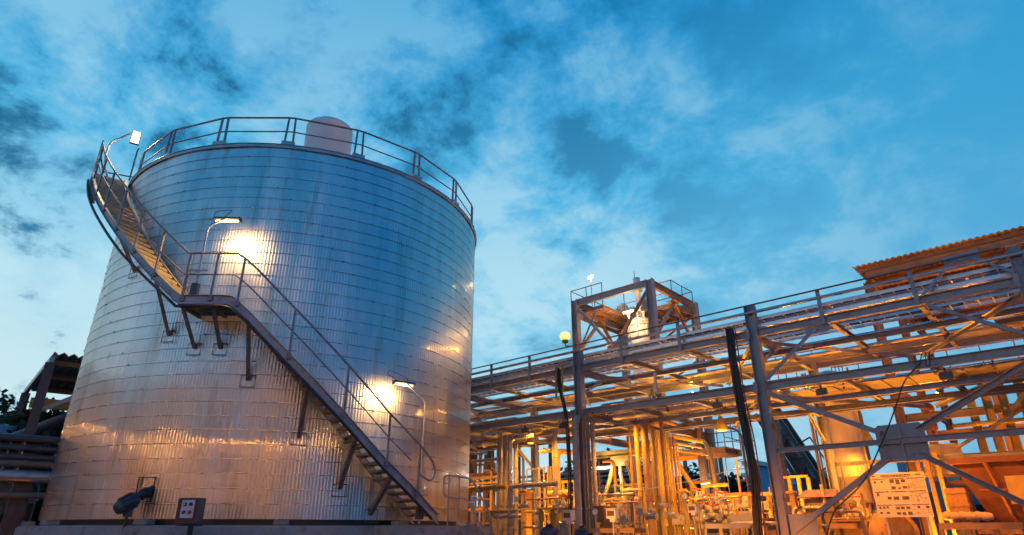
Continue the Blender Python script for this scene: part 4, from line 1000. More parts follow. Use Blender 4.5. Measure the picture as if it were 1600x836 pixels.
def far_walkway():
    w = 10.5; z = KS(1500, 590, w)[1]; s0, s1 = -7.0, 5.0; T = thing('far_walkway', K(-1, w, z), 'railed walkway with pipes glimpsed between the two rack decks at the right', 'walkway')
    MB().bar(K(s0, w+.5, z), K(s1, w+.5, z), 1.0, .05).build('deck', 'orange_steel', T); MB().ibeam(K(s0, w, z-.13), K(s1, w, z-.13), .2, .1).build('beam', 'orange_steel', T)
    railing(T, [K(s0, w, 0), K(s1, w, 0)], z, 1.05, (.5,), 1.0, 'rust_rail')
    for i in range(3): MB().tube([K(s0, w+.3+.2*i, z+.25+.22*i), K(s1, w+.3+.2*i, z+.25+.22*i)], .06, 10).build('pipe', 'pipe_alu', T)
    for s in (-6.5, -2, 3): MB().bar(K(s, w+.5, 0), K(s, w+.5, z-.03), .2, .2, RD).build('post', 'orange_steel', T)
far_walkway()
def far_frame2():
    w = 13; T = thing('railed_platform', K(-9, w, 0), 'distant railed platform seen between the decks left of the crane boom', 'platform'); z = KS(1240, 590, w)[1]
    s0 = KS(1190, 600, w)[0]; s1 = KS(1310, 600, w)[0]
    MB().bar(K(s0, w+.6, z), K(s1, w+.6, z), 1.2, .05).build('deck', 'orange_steel', T); railing(T, [K(s0, w+1.2, 0), K(s0, w, 0), K(s1, w, 0), K(s1, w+1.2, 0)], z, 1.1, (.35, .7), .8, 'orange_steel')
    for s in (s0+.2, s1-.2): MB().bar(K(s, w+.6, 0), K(s, w+.6, z-.03), .2, .2, RD).build('post', 'orange_steel', T)
    MB().tube([K(s0+1, w+.6, z), K(s0+1, w+.6, z+2.2)], .03, 6).build('mast', 'galv', T)
far_frame2()

# ================================================================== PROCESS AREA UNDER THE RACK
MT_ = {'p': 'pipe_paint', 'a': 'pipe_alu', 'y': 'yellow_paint', 'd': 'pipe_dark', 'o': 'orange_steel', 'g': 'galv', 'c': 'cream_paint'}
def vpipe(x, y, w, r, z0, z1, m, label, bend=None, grp='vertical process pipes', nb=2, fl=False):
    s = KS(x, y, w)[0]; T = thing('vertical_pipe', K(s, w, z0), label, 'pipe', grp)
    pts = [K(s, w, z0), K(s, w, z1)]
    if bend: pts.append(K(s+bend[0], w+bend[1], z1)); 
    if bend and len(bend) > 2: pts.append(K(s+bend[0], w+bend[1], z1+bend[2]))
    MB().pipe(pts, r, 12, r*3).build('run', MT_[m], T)
    for i in range(nb):
        z = z0+(z1-z0)*(i+.7)/(nb+.3); e = .05 if fl else .014
        MB().lathe(K(s, w, z), [(r+.002, 0), (r+e, .001), (r+e, .045 if fl else .025), (r+.002, .046 if fl else .026)], 14).build('flange' if fl else 'joint_band', 'galv' if fl else MT_[m], T)
    return s
def hpipe(x0, x1, y, w, r, m, label, e0=None, e1=None, w1=None, grp='horizontal process pipes', fl=True):
    y0, y1 = y if isinstance(y, tuple) else (y, y)
    a = AT(x0, y0, w); c = AT(x1, y1, w if w1 is None else w1)
    if w1 is None: c.z = a.z = (a.z+c.z)/2
    pts = [a, c]
    if e0: pts.insert(0, a+Vector((0, 0, e0)))
    if e1: pts.append(c+Vector((0, 0, e1)))
    T = thing('process_pipe', a, label, 'pipe', grp); MB().pipe(pts, r, 12, r*3).build('run', MT_[m], T)
    if fl:
        d = (c-a).normalized()
        for t in (.3, .75):
            MB().lathe(a.lerp(c, t), [(r+.002, 0), (r+.04, .001), (r+.04, .05), (r+.002, .051)], 14, d).build('flange', 'galv', T)
G = 'light risers right of the tank'
for i, (x, r) in enumerate(((781, .10), (790, .085), (797, .07), (806, .085))):
    vpipe(x, 720, .9, r, .2, 4.93 if i else 4.85, 'p', '%s from the left of the pale risers under the front beam' % ORD[i], None, G)
vpipe(797, 700, .5, .09, 1.0, 4.75, 'a', 'silver riser bending right in front of the pale risers', (1.0, .2), G)
vpipe(867, 720, .8, .095, 1.3, 4.85, 'p', 'pale riser left of the hanging cables with an elbow at its top', (.2, 1.6), G)
vpipe(871, 730, 1.8, .10, 1.9, 4.3, 'y', 'bright yellow riser just behind the pale elbowed riser', (.05, 1.2), G)
vpipe(928, 720, .4, .075, 1.7, 4.95, 'p', 'pale slim riser standing alone right of the lamp column', (.15, 1.0), G)
for i, x in enumerate((843, 850, 856, 861)):
    vpipe(x, 740, 2.6+.1*i, .035, 1.2, 3.9, 'y', '%s from the left of the thin yellow pipes behind the elbowed riser' % ORD[i], None, 'thin yellow pipes')
hpipe(843, 866, 704, 2.6, .07, 'y', 'short yellow header on top of the thin yellow pipes')
hpipe(742, 790, 693, 1.6, .09, 'a', 'silver pipe with a raised elbow beside the tank edge', .55)
hpipe(756, 775, 680, 2.4, .06, 'a', 'small silver elbow pipe beside the tank edge', .4)
hpipe(812, 846, 676, 1.4, .07, 'y', 'yellow pipe under the front beam above the small bell lamp')
hpipe(736, 779, 747, 4.0, .07, 'y', 'bright yellow pipe low beside the tank edge')
hpipe(736, 779, 755, 3.6, .05, 'y', 'thinner yellow pipe just below the bright yellow one')
hpipe(733, 792, 762, .3, .09, 'y', 'thick yellow pipe running from the tank edge to the risers', None, None)
hpipe(797, 870, 758, .1, .085, 'p', 'pale pipe with a leg dropping at its left end', -1.3)
hpipe(820, 890, 779, .6, .03, 'o', 'thin orange rail pipe at the foot of the yellow pipes')
hpipe(858, 890, 772, 1.4, .13, 'y', 'fat yellow pipe curving in from the yellow riser')
hpipe(772, 806, 807, -.6, .05, 'a', 'short silver pipe near the bottom left of the plant')
hpipe(770, 806, 799, -.3, .06, 'y', 'short yellow pipe above the short silver one')
hpipe(775, 812, 790, .9, .05, 'p', 'pale pipe stub behind the motors on the left')
hpipe(915, 990, 773, 1.2, .045, 'a', 'silver pipe crossing behind the instrument boxes', .3)
hpipe(905, 1000, 786, .8, .03, 'o', 'thin orange pipe above the instrument boxes')
hpipe(975, 1008, 766, 2, .08, 'p', 'thick pale pipe left of the tall orange risers')
# tall risers in the middle
G = 'tall risers in the middle of the plant'
mid = [(988, .05, 'o', 2.2), (999, .08, 'y', 1.6), (1012, .12, 'o', 1.3), (1023, .07, 'd', 1.9), (1029, .045, 'y', 1.5), (1034, .05, 'y', 2.4), (1040, .06, 'o', 1.7), (1047, .05, 'y', 2.2), (1052, .035, 'y', 1.2), (1057, .045, 'o', 2.0), (1062, .035, 'y', 1.5)]
for i, (x, r, m, w) in enumerate(mid):
    vpipe(x, 740, w, r, .2, [4.9, 4.85, 4.9, 4.9, 4.6, 4.7, 4.9, 4.55, 4.2, 4.4, 4.1][i], m, '%s from the left of the tall orange lit risers' % ORD[i], (.0, 1.0) if i in (2, 6) else None, G, 3)
for i, (x0, x1, y, w, r) in enumerate(((1028, 1100, (678, 690), 5.5, .085), (1036, 1096, (689, 699), 6.0, .06), (1045, 1112, (703, 710), 5.2, .06), (1050, 1092, (697, 702), 7.0, .04))):
    hpipe(x0, x1, y, w, r, 'y', '%s from the top of the slanting yellow pipes below the tower platform' % ORD[i], None, None, w+1.2)
one('slanted_pipe', MB().pipe([AT(1098, 688, 6.6), AT(1104, 695, 6.5), AT(1112, 716, 6.0), AT(1119, 762, 5.8), AT(1128, 800, 5.4)], .075, 12, .3), 'yellow_paint', AT(1119, 762, 5.8), 'fat yellow pipe bending down to the right below the tower platform', 'pipe')
one('brace_bar', MB().ibeam(AT(1058, 722, 5.0), AT(1090, 770, 5.0), .14, .12), 'yellow_paint', AT(1090, 770, 5), 'slanting yellow bar before the dark trees', 'brace')
def vframe():
    T = thing('yellow_trestle', AT(968, 800, 6.6), 'yellow steel trestle with an inverted V brace behind the risers', 'trestle'); w = 6.6
    z = KS(968, 708, w)[1]; s0 = KS(905, 708, w)[0]; s1 = KS(1050, 700, w)[0]; sp = KS(968, 712, w)[0]
    MB().ibeam(K(s0, w, z), K(s1, w, z), .26, .16).build('beam', 'yellow_paint', T)
    MB().bar(K(sp-.45, w-.02, z-.32), K(sp+.45, w-.02, z-.32), .014, .40).build('gusset', 'yellow_paint', T)
    MB().ibeam(K(sp-.3, w, z-.35), K(KS(925, 790, w)[0], w, 1.2), .13, .12, RD).build('brace', 'yellow_paint', T)
    MB().ibeam(K(sp+.3, w, z-.35), K(KS(1012, 772, w)[0], w, 1.6), .13, .12, RD).build('brace', 'yellow_paint', T)
    MB().bar(K(sp, w, z-.5), K(sp, w, .1), .1, .1, RD).build('post', 'yellow_paint', T)
    for s in (s0+.2, s1-.2): hcol(MB(), s, w, 0, z-.14, .22, .2).build('column', 'yellow_paint', T)
    MB().ibeam(K(s0+.35, w+.3, 2.9), K(s1-.35, w+.3, 2.9), .12, .1).build('beam', 'yellow_paint', T)
    for s in (s0+1.4, s0+2.2, s1-1.5): MB().bar(K(s, w+.32, 0), K(s, w+.32, 2.83), .06, .06).build('post', 'orange_steel', T)
vframe()
# multi storey dark frame far left, seen beside the tank edge
def dark_frame():
    T = thing('multi_level_frame', K(-26, 8, 0), 'dark multi level steel frame with pipework seen beside the tank edge', 'frame')
    sA, sB = KS(738, 680, 8)[0]-3, KS(805, 680, 8)[0]
    for i in range(6):
        s = sA+(sB-sA)*i/5
        for w in (7.5, 11): hcol(MB(), s, w, 0, 7.0, .24, .22).build('column', 'pipe_dark', T)
    for z in (2.6, 3.5, 4.3, 5.0, 5.9, 6.9): MB().ibeam(K(sA, 7.4, z), K(sB, 7.4, z), .16, .12).build('beam', 'rust_plate' if z in (3.5, 5.9) else 'orange_steel', T)
    for i in range(14):
        s = sA+(sB-sA)*(i+.5)/14; MB().tube([K(s, 7.9, .5), K(s, 7.9, 6.5-.3*(i % 4))], .05+.02*(i % 3), 8).build('pipe', ['pipe_dark', 'orange_steel', 'pipe_paint'][i % 3], T)
    railing(T, [K(sA, 7.3, 0), K(sB, 7.3, 0)], 5.05, 1.05, (.5,), 1.0, 'rust_rail')
dark_frame()
def back_pipes():
    for i in range(8):
        z = 2.9+i*.27; r = [.06, .09, .05, .07][i % 4]; w = 15
        s0 = KS(805, 760, w)[0]; s1 = KS(1010, 760, w)[0]
        T = thing('header_pipe', K(s0, w, z), '%s from the bottom of the distant stacked header pipes' % ORD[i], 'pipe', 'stacked header pipes behind the plant')
        MB().tube([K(s0, w, z), K(s1, w, z)], r, 10).build('run', ['pipe_alu', 'pipe_paint', 'pipe_dark'][i % 3], T)
        for k in range(5):
            q = MB(); q.lathe(K(s0+(s1-s0)*(k+.5)/5, w, z), [(r+.002, 0), (r+.03, .001), (r+.03, .06), (r+.002, .061)], 12, RD); q.build('flange', 'galv', T)
    T = thing('pipe_support', K(-14, 15.2, 0), 'row of posts carrying the distant stacked header pipes', 'pipe support')
    for k in range(8):
        s = KS(805, 760, 15)[0]+k*2.0; MB().bar(K(s, 15.25, 0), K(s, 15.25, 5.2), .16, .16, RD).build('post', 'orange_steel', T)
back_pipes()
# ------------------------------------------------------------------ machines, valves, boxes: one of each kind, then copies
def mk_valve():
    T = thing('gate_valve', Vector((0, 0, 0)), 'x', 'valve'); v = Vector
    MB().lathe(v((-.16, 0, 0)), [(.11, 0), (.11, .03), (.06, .032), (.09, .10), (.09, .22), (.06, .288), (.11, .29), (.11, .32)], 18, (1, 0, 0)).build('body', 'pipe_paint', T)
    MB().lathe(v((0, 0, .05)), [(.05, 0), (.07, .05), (.07, .12), (.03, .16), (.03, .34)], 14).build('bonnet', 'pipe_paint', T)
    b = MB(); b.tube([v((.13*math.cos(a), .13*math.sin(a), .37)) for a in [i*math.pi/8 for i in range(16)]], .014, 6, closed=True)
    for k in range(3): b.tube([v((.13*math.cos(k*2.09), .13*math.sin(k*2.09), .37)), v((0, 0, .37))], .009, 6)
    b.build('hand_wheel', 'red_paint', T); return T
def mk_motor():
    T = thing('pump_motor', Vector((0, 0, 0)), 'x', 'pump'); v = Vector
    MB().lathe(v((-.35, 0, 0)), [(.1, 0), (.22, .03), (.24, .08), (.24, .48), (.2, .54), (.08, .58)], 24, (1, 0, 0)).build('motor', 'motor_blue', T)
    b = MB()
    for i in range(16):
        a = i*math.pi/8; b.bar(v((-.24, .245*math.cos(a), .245*math.sin(a))), v((.12, .245*math.cos(a), .245*math.sin(a))), .03, .012, (0, -math.sin(a), math.cos(a)))
    b.build('fins', 'motor_blue', T)
    MB().lathe(v((.22, 0, 0)), [(.06, 0), (.06, .18), (.2, .19), (.26, .26), (.26, .40), (.2, .46), (.05, .47)], 22, (1, 0, 0)).build('pump', 'pipe_dark', T)
    MB().lathe(v((.52, 0, .2)), [(.07, 0), (.07, .18), (.11, .181), (.11, .22)], 14).build('outlet', 'pipe_paint', T)
    MB().box(v((.1, 0, -.34)), 1.05, .42, .18).build('base', 'dark_grey', T); MB().box(v((-.1, 0, .28)), .18, .14, .1).build('terminal_box', 'motor_blue', T); return T
def mk_box():
    T = thing('instrument_box', Vector((0, 0, 0)), 'x', 'instrument box'); v = Vector
    hs = MB().box(v((0, 0, 0)), .30, .18, .24).build('housing', 'panel_white', T); MB().box(v((0, -.095, .01)), .22, .012, .13).build('window', 'rust_plate', hs)
    MB().box(v((0, .02, -.16)), .16, .1, .08).build('neck', 'panel_white', T); MB().tube([v((0, .02, -.2)), v((0, .02, -1.6))], .03, 8).build('post', 'galv', T)
    MB().box(v((0, -.02, .135)), .34, .24, .02).build('hood', 'panel_white', T); return T
def mk_jbox():
    T = thing('junction_box', Vector((0, 0, 0)), 'x', 'junction box'); v = Vector
    hs = MB().box(v((0, 0, 0)), .42, .18, .34).build('case', 'cream_paint', T); MB().box(v((0, -.096, 0)), .36, .012, .28).build('lid', 'cream_paint', hs); MB().box(v((.15, -.105, 0)), .02, .02, .06).build('latch', 'black_paint', hs)
    for x in (-.12, 0, .12): MB().lathe(v((x, 0, -.23)), [(.02, 0), (.025, .03), (.025, .06)], 10).build('gland', 'black_paint', T)
    MB().tube([v((.0, .08, -.17)), v((.0, .08, -1.6))], .022, 8).build('post', 'galv', T); return T
def mk_gauge():
    T = thing('pressure_gauge', Vector((0, 0, 0)), 'x', 'gauge'); v = Vector
    MB().lathe(v((0, .02, 0)), [(.085, 0), (.09, .01), (.09, .045), (.08, .05)], 20, (0, -1, 0)).build('case', 'galv', T); cs = T.children[0] if T.children else [o for o in bpy.data.objects if o.parent == T][0]; MB().lathe(v((0, -.031, 0)), [(.072, 0), (.072, .003)], 18, (0, -1, 0)).build('dial', 'panel_white', cs)
    MB().bar(v((0, -.036, 0)), v((.03, -.036, .045)), .008, .004, (0, 1, 0)).build('needle', 'black_paint', cs)
    MB().tube([v((0, 0, -.09)), v((0, 0, -.9))], .016, 8).build('stem', 'galv', T); return T
def spread(mk, rows, grp):
    src = mk(); RZ = R_(-42); first = True
    for r in rows:
        x, y, w, sc, lb = r[:5]; rz = RZ+(r[5] if len(r) > 5 else 0)
        p = AT(x, y, w)
        if first: o = src; o.location = p; o.rotation_euler = (0, 0, rz); o['label'] = lb; o['group'] = grp; first = False
        else: o = dup(src, p, rz, lb, grp)
        o.scale = (sc, sc, sc)
spread(mk_motor, [(862, 836, -1.2, .9, 'dark blue motor with hood at the bottom left of the plant'), (915, 838, -1.0, .85, 'dark blue motor below the left instrument box'),
                  (1115, 822, 1.2, .7, 'dark motor under the valve manifold'), (1228, 812, 1.6, .8, 'dark pump behind the front column right of the cables')], 'pump motors on the ground')
spread(mk_box, [(889, 806, -1.6, 1.05, 'grey instrument box on a post below the lamp column'), (957, 803, -1.4, 1.0, 'grey instrument box right of the lamp column'), (1083, 795, -.2, .8, 'instrument box right of the tall risers')], 'instrument boxes on posts')
spread(mk_jbox, [(1160, 785, 1.8, 1.0, 'larger junction box left of the black cable bundle, upper row'), (1145, 788, 2.4, .8, 'small junction box beside the valve manifold, upper row'), (1152, 812, 1.3, .85, 'small junction box in the lower row left of the cable bundle'), (1171, 810, 1.3, 1.1, 'widest junction box in the lower row left of the cable bundle'), (1060, 812, 1, .8, 'junction box at the foot of the tall risers'), (1195, 790, 2.0, .7, 'junction box just behind the front rack column')], 'junction boxes')
val = [(842, 800, .4, 'a'), (820, 790, .2, 'b'), (880, 795, .5, 'c'), (940, 790, .6, 'd'), (1000, 800, .5, 'e'), (1018, 806, .3, 'f'), (1036, 790, .7, 'g'), (1048, 805, .2, 'h'), (1090, 785, 2, 'i'), (1105, 790, 1.8, 'j'), (1120, 786, 1.6, 'k'), (1132, 792, 1.6, 'l'), (1112, 806, 1.2, 'm'), (1128, 808, 1.2, 'n'), (1098, 808, 1.4, 'o'), (1140, 803, 1.5, 'p'), (1330, 812, 3, 'q'), (1345, 800, 3, 'r'), (1248, 800, 4, 's'), (975, 812, 0, 't')]
spread(mk_valve, [(x, y, w, .8+.25*(i % 3)/2, '%s valve with red hand wheel counted from the left along the plant floor' % ORD[sorted(val).index(v)], (i % 5)*.5) for i, v in enumerate(val) for x, y, w, _ in [v]], 'hand wheel valves')
gg = [(808, 780, .2), (872, 786, -.4), (930, 800, -.8), (968, 790, .2), (995, 780, 1), (1070, 776, 1), (1096, 772, 2), (1126, 772, 2), (1338, 778, 3)]
spread(mk_gauge, [(x, y, w, 1.0, '%s round gauge on a stem counted from the left' % ORD[i]) for i, (x, y, w) in enumerate(gg)], 'round gauges')
def manifold():
    for i in range(3):
        x0, x1, y, w = ((1082, 1146, 783, 1.9), (1086, 1146, 795, 1.6), (1084, 1142, 811, 1.3))[i]
        hpipe(x0, x1, y, w, (.11, .09, .07)[i], 'y' if i != 1 else 'p', '%s from the top of the manifold pipes under the work light' % ORD[i], None, None, None, 'manifold pipes')
        a = AT(x0, y, w); c = AT(x1, y, w)
    for i in range(7):
        vpipe(1086+i*9, 800, 1.5+.05*i, .045, .2, KS(1100, 780+(i % 3)*5, 1.5)[1], 'yopyoya'[i], '%s short upright from the left in the manifold under the work light' % ORD[i], (0, .8) if i % 2 else (0, -.3), 'manifold uprights', 2, True)
manifold()
def ped(x, y0, w, wd, label, m='yellow_paint', nm='steel_pedestal'):
    p = AT(x, y0, w); T = thing(nm, Vector((p.x, p.y, 0)), label, 'pedestal', 'pedestals in the plant')
    MB().bar(Vector((p.x, p.y, 0)), Vector((p.x, p.y, p.z)), wd, wd*.8, RD).build('shaft', m, T); MB().box(Vector((p.x, p.y, p.z+.02)), wd+.14, wd+.12, .04, R_(-42)).build('top_plate', m, T); MB().box(Vector((p.x, p.y, .02)), wd+.2, wd+.2, .04, R_(-42)).build('foot_plate', m, T)
ped(941, 793, .6, .5, 'broad orange pedestal between the two instrument boxes', 'orange_steel')
ped(1068, 770, 1.2, .16, 'bright yellow slim pedestal right of the tall risers')
ped(822, 768, 2.2, .32, 'bright orange pedestal at the foot of the far left rack column', 'orange_steel')
ped(770, 800, .0, .2, 'yellow pedestal beside the foot rail')
ped(1205, 812, 1.0, .4, 'orange pedestal at the foot of the front rack column', 'orange_steel')
ped(1330, 815, 2.5, .7, 'wide orange pedestal below the cream vessel', 'orange_steel')
ped(1238, 770, 3.0, .18, 'slim orange post beside the roofed cabinet', 'orange_steel')
# low slabs, skids and cable trough at floor level of the picture
def slab(x0, x1, y, w, wd, m, label, t=.12):
    a = AT(x0, y, w); c = AT(x1, y, w); a.z = c.z = (a.z+c.z)/2; T = thing('low_platform', Vector((a.x, a.y, 0)), label, 'platform', 'low platforms')
    MB().bar(a, c, wd, t).build('deck', m, T)
    n = 3
    for i in range(n+1):
        p = a.lerp(c, i/n); MB().bar(Vector((p.x, p.y, 0)), Vector((p.x, p.y, a.z-t/2)), .1, .1, RD).build('leg', m, T)
slab(1102, 1178, 822, .4, .5, 'pipe_paint', 'pale slab along the floor below the junction boxes')
slab(1170, 1215, 772, 4.0, .5, 'orange_steel', 'orange shelf right behind the black cable bundle', .08)
slab(1095, 1178, 773, 3.0, .4, 'orange_steel', 'orange shelf under the work light', .08)
slab(845, 900, 795, .2, .4, 'yellow_paint', 'yellow hood plate over the left motor', .05)
slab(962, 1006, 758, 3.4, .5, 'pipe_alu', 'silver shelf left of the tall risers', .05)
slab(1240, 1345, 822, 2.0, .6, 'orange_steel', 'orange slab below the roofed cabinet and the cream vessel')
slab(1470, 1600, 822, 1.5, .5, 'orange_steel', 'orange slab along the bottom right edge', .14)
slab(1218, 1262, 745, 5.0, .1, 'yellow_paint', 'thin yellow bar between rack column and vessel', .07)
slab(905, 1000, 829, -.8, .6, 'orange_steel', 'orange slab at the bottom below the instrument boxes')
# dense small pipework filling the floor zone, every piece a thing
rg = random.Random(11)
k = 0
for i in range(46):
    x = rg.uniform(776, 1145) if i < 38 else rg.uniform(1235, 1350); w = rg.uniform(.2, 8); y = rg.uniform(770, 826); s, z = KS(x, y, w); r = rg.choice([.025, .035, .05, .07]); dx = rg.uniform(.4, 1.4); m = rg.choice(['pipe_paint', 'yellow_paint', 'orange_steel', 'pipe_alu', 'pipe_dark'])
    dz = rg.uniform(.4, 1.3); dw = rg.choice([0, .6, -.6])
    pts = [K(s, w, .1), K(s, w, z), K(s+dx, w+dw*0, z), K(s+dx, w, z+dz*(1 if i % 3 == 0 else -1)*min(1, z/1.5))]
    T = thing('branch_line', K(s, w, .1), 'x', 'pipe', 'small bent pipes crowding the plant floor')
    T['_x'] = x; MB().pipe(pts, r, 8).build('run', m, T)
    MB().lathe(K(s, w, z-.35), [(r+.002, 0), (r+.035, .001), (r+.035, .06), (r+.002, .061)], 12).build('flange', 'galv', T)
    MB().lathe(K(s+dx*.5, w, z), [(r+.002, 0), (r+.03, .001), (r+.03, .05), (r+.002, .051)], 12, RD).build('flange', 'galv', T)
bl = sorted([o for o in bpy.data.objects if o.name.startswith('branch_line')], key=lambda o: o['_x'])
for o in bl:
    o['label'] = 'small bent pipe with flanges crowding the plant floor'; del o['_x']
# signs by the foot rail
for i, (x, y) in enumerate(((741, 778), (737, 787))):
    p = HD(x, y, 19.5); T = thing('small_sign', p, ['upper small blue sign beside the foot rail', 'lower small blue sign beside the foot rail'][i], 'sign', 'small blue signs')
    MB().box(p, .18, .02, .11, R_(-5)).build('plate', 'panel_white', T); MB().box(p-Vector((0, .012, .01)), .15, .008, .07, R_(-5)).build('blue_field', 'label_blue', T); MB().tube([p+Vector((0, .03, -.05)), Vector((p.x, p.y+.03, 0))], .015, 6).build('post', 'galv', T)
def mast(px, py, w, label, hgt=None):
    p = AT(px, py, w); T = thing('light_mast', Vector((p.x, p.y, 0)), label, 'mast')
    MB().pipe([Vector((p.x, p.y, 0)), Vector((p.x, p.y, p.z-.5)), p-RD*1.2+Vector((0, 0, 0))], .07, 8, .5).build('pole', 'rail_steel', T); MB().box(p-RD*1.4, .6, .25, .12, R_(-42)).build('head', 'dark_grey', T)
mast(1156, 661, 22, 'thin unlit lamp mast behind the black cable bundle')
def sigpost():
    p = AT(1102, 727, 26); T = thing('signal_post', Vector((p.x, p.y, 0)), 'small dark signal board on a lattice post before the trees', 'signal')
    MB().box(p, .75, .15, 1.1, R_(-42)).build('board', 'black_paint', T); MB().box(p-RN*.1, .3, .05, .4, R_(-42)).build('disc', 'red_paint', T)
    for o in (-.4, .4): MB().bar(Vector((p.x, p.y, 0))+RD*o*2, p-Vector((0, 0, .5))+RD*o*.4, .08, .08, RN).build('leg', 'galv', T)
sigpost()
wire([AT(950, 772, -.1), AT(1030, 762, 0), AT(1120, 742, .2), AT(1160, 728, .3)], .012, 'thin pale wire strung from the risers toward the cable bundle', 'galv')
# chain hoist under the canopy
c = AT(1452, 640, 6.5); T = thing('chain_hoist', c, 'rusty chain hoist hanging left of the bulb under the deck', 'hoist')
MB().tube([c+Vector((0, 0, 1.2)), c+Vector((0, 0, .2))], .012, 6).build('chain', 'rust_plate', T); MB().lathe(c-Vector((0, 0, .1)), [(.05, 0), (.13, .06), (.15, .15), (.1, .28), (.03, .3)], 14).build('block', 'rust_plate', T)
MB().lathe(c-Vector((0, 0, .65)), [(.05, 0), (.11, .05), (.11, .2), (.04, .25)], 14).build('block', 'rust_plate', T); MB().tube([c-Vector((0, 0, .1)), c-Vector((0, 0, .4))], .012, 6).build('chain', 'rust_plate', T)
# wrapped bales on the bench at lower right
for i in range(6):
    p = AT(1483+i*12, 806+(i % 2), 2.4); b = MB(); vs = []
    b.lathe(p-RD*.15, [(.02, 0), (.08, .03), (.11, .12), (.09, .20), (.07, .25), (.02, .27)], 10, RD); o = one('wrapped_bundle', b, 'hide_wrap', p, '%s from the left of the wrapped bundles on the bottom right slab' % ORD[i], 'bundle', 'wrapped bundles')
p = AT(1500, 790, 2.6); T = thing('wooden_crate', p, 'upright wooden crate behind the wrapped bundles', 'crate'); MB().box(p, .42, .4, .8, R_(-42)).build('body', 'wood', T)
for dz in (-.3, 0, .3): MB().box(p+Vector((0, 0, dz)), .45, .43, .06, R_(-42)).build('slat', 'wood', T)
MB().box(Vector((p.x, p.y, (p.z-.4)/2)), .38, .38, p.z-.42, R_(-42)).build('base', 'dark_grey', T)

# ================================================================== sodium lights added on the ground, out of sight, to light the undersides
def added_ground_flood(s, w, z, e, aim, label, col=SOD, ang=150):
    p = K(s, w, z); T = thing('added_ground_floodlight', p, label, 'floodlight', 'added floodlights at floor level')
    MB().box(p, .3, .3, .16, R_(-42)).build('housing', 'dark_grey', T); MB().box(p+Vector((0, 0, .09)), .24, .24, .02, R_(-42)).build('lens', 'em_sod', T); MB().bar(Vector((p.x, p.y, 0)), p-Vector((0, 0, .08)), .06, .06).build('bracket', 'dark_grey', T)
    lamp('SPOT', p+Vector((0, 0, .14)), e*3.1, col, T, .12, aim, ang*.8, .6)
YEL = (1, .34, .02)
added_ground_flood(-16, 3.0, .25, 900, K(-15, 3, 6), 'added floodlight on the floor under the left rack bay', YEL)
added_ground_flood(-11, 3.4, .25, 900, K(-11, 3, 6), 'added floodlight on the floor behind the lamp column', YEL)
added_ground_flood(-7.6, 3.0, .25, 900, K(-7.5, 3, 6), 'added floodlight on the floor before the manifold', YEL)
added_ground_flood(-3.4, 3.6, .25, 1100, K(-3, 3, 6), 'added floodlight on the floor behind the notice board')
added_ground_flood(1.2, 3.0, .25, 550, K(1, 3, 7), 'added floodlight on the floor at the rusty bin')
added_ground_flood(-13.5, 7.4, .25, 2600, K(-14, 7.4, 10), 'added floodlight on the floor inside the tower', YEL, 110)
added_ground_flood(-1.5, 9.5, .25, 1100, K(0, 12, 10), 'added floodlight on the floor under the canopy')
added_ground_flood(4.0, 6.0, .25, 1200, K(2.0, 8, 5), 'added floodlight on the floor before the yellow frame', YEL)
added_ground_flood(-24, 5.0, .25, 800, K(-24, 6, 6), 'added floodlight on the floor by the dark process frame', YEL)
pendant(K(-5.2, 5.9, 4.2), 5.1, 'added bell lamp hidden from the front by the lower deck near the cream vessel', 500, SOD)  # unseen lamp, added for more orange light under the rack

# ================================================================== LEFT SIDE behind the tank
def shed():
    d = 27.0; T = thing('open_shed', HD(80, 700, d), 'open shed with a corrugated mono pitch roof left of the tank', 'shed')
    A = HD(42, 607, d-1); A2 = HD(46, 600, d-1); B = HD(84, 553, d+1.5)
    # roof: long fall from right-high to left-low
    lo = HD(42, 606, d+5.5); hi = HD(84, 553, d); ax = (hi-lo); ax2 = Vector((.8, .6, 0)); up = ax.cross(ax2).normalized()
    if up.z < 0: up = -up
    far = 6.0; b = MB(); n = 20; vs = []
    for p in (lo, hi):
        for i in range(n*4+1): vs.append(p+ax2*far*i/(n*4)+up*.05*math.cos(i*math.pi/2)*1.2)
    m = n*4+1; b.add(vs, [(i, i+1, m+i+1, m+i) for i in range(m-1)]); o = b.build('roof', 'roof_sheet', T); md = o.modifiers.new('t', 'SOLIDIFY'); md.thickness = .04
    MB().bar(lo-up*.2, hi-up*.2, .14, .20, up).build('rafter', 'roof_metal', T)
    for t in (.15, .55, .92):
        p = lo.lerp(hi, t)-up*.2; MB().bar(p+ax2*.1, p+ax2*far, .12, .18, up).build('purlin', 'orange_steel', T)
    for (x, y, yb, dd) in ((70, 585, 690, d), (50, 605, 690, d)):
        p = HD(x+10 if 0 else x, y, dd); 
    for t, wd in ((.97, .28), (.06, .26)):
        p = lo.lerp(hi, t)-up*.3; MB().bar(Vector((p.x, p.y, 0)), p, wd, .3, ax2).build('column', 'dark_grey', T)
        q = p+ax2*far*.95; MB().bar(Vector((q.x, q.y, 0)), q, wd, .3, ax2).build('column', 'roof_metal', T)
    p = lo.lerp(hi, .82)-up*.3; MB().bar(Vector((p.x, p.y, p.z-1.6)), p+ax2*2.0-Vector((0, 0, .3)), .15, .15).build('brace', 'roof_metal', T)
    z = HD(70, 620, d).z; q = lo.lerp(hi, .5); MB().bar(Vector((q.x, q.y, z+.2))-ax.normalized()*.1, Vector((q.x, q.y, z+.2))+ax2*far, .25, .35).build('cross_beam', 'yellow_paint', T)
shed()
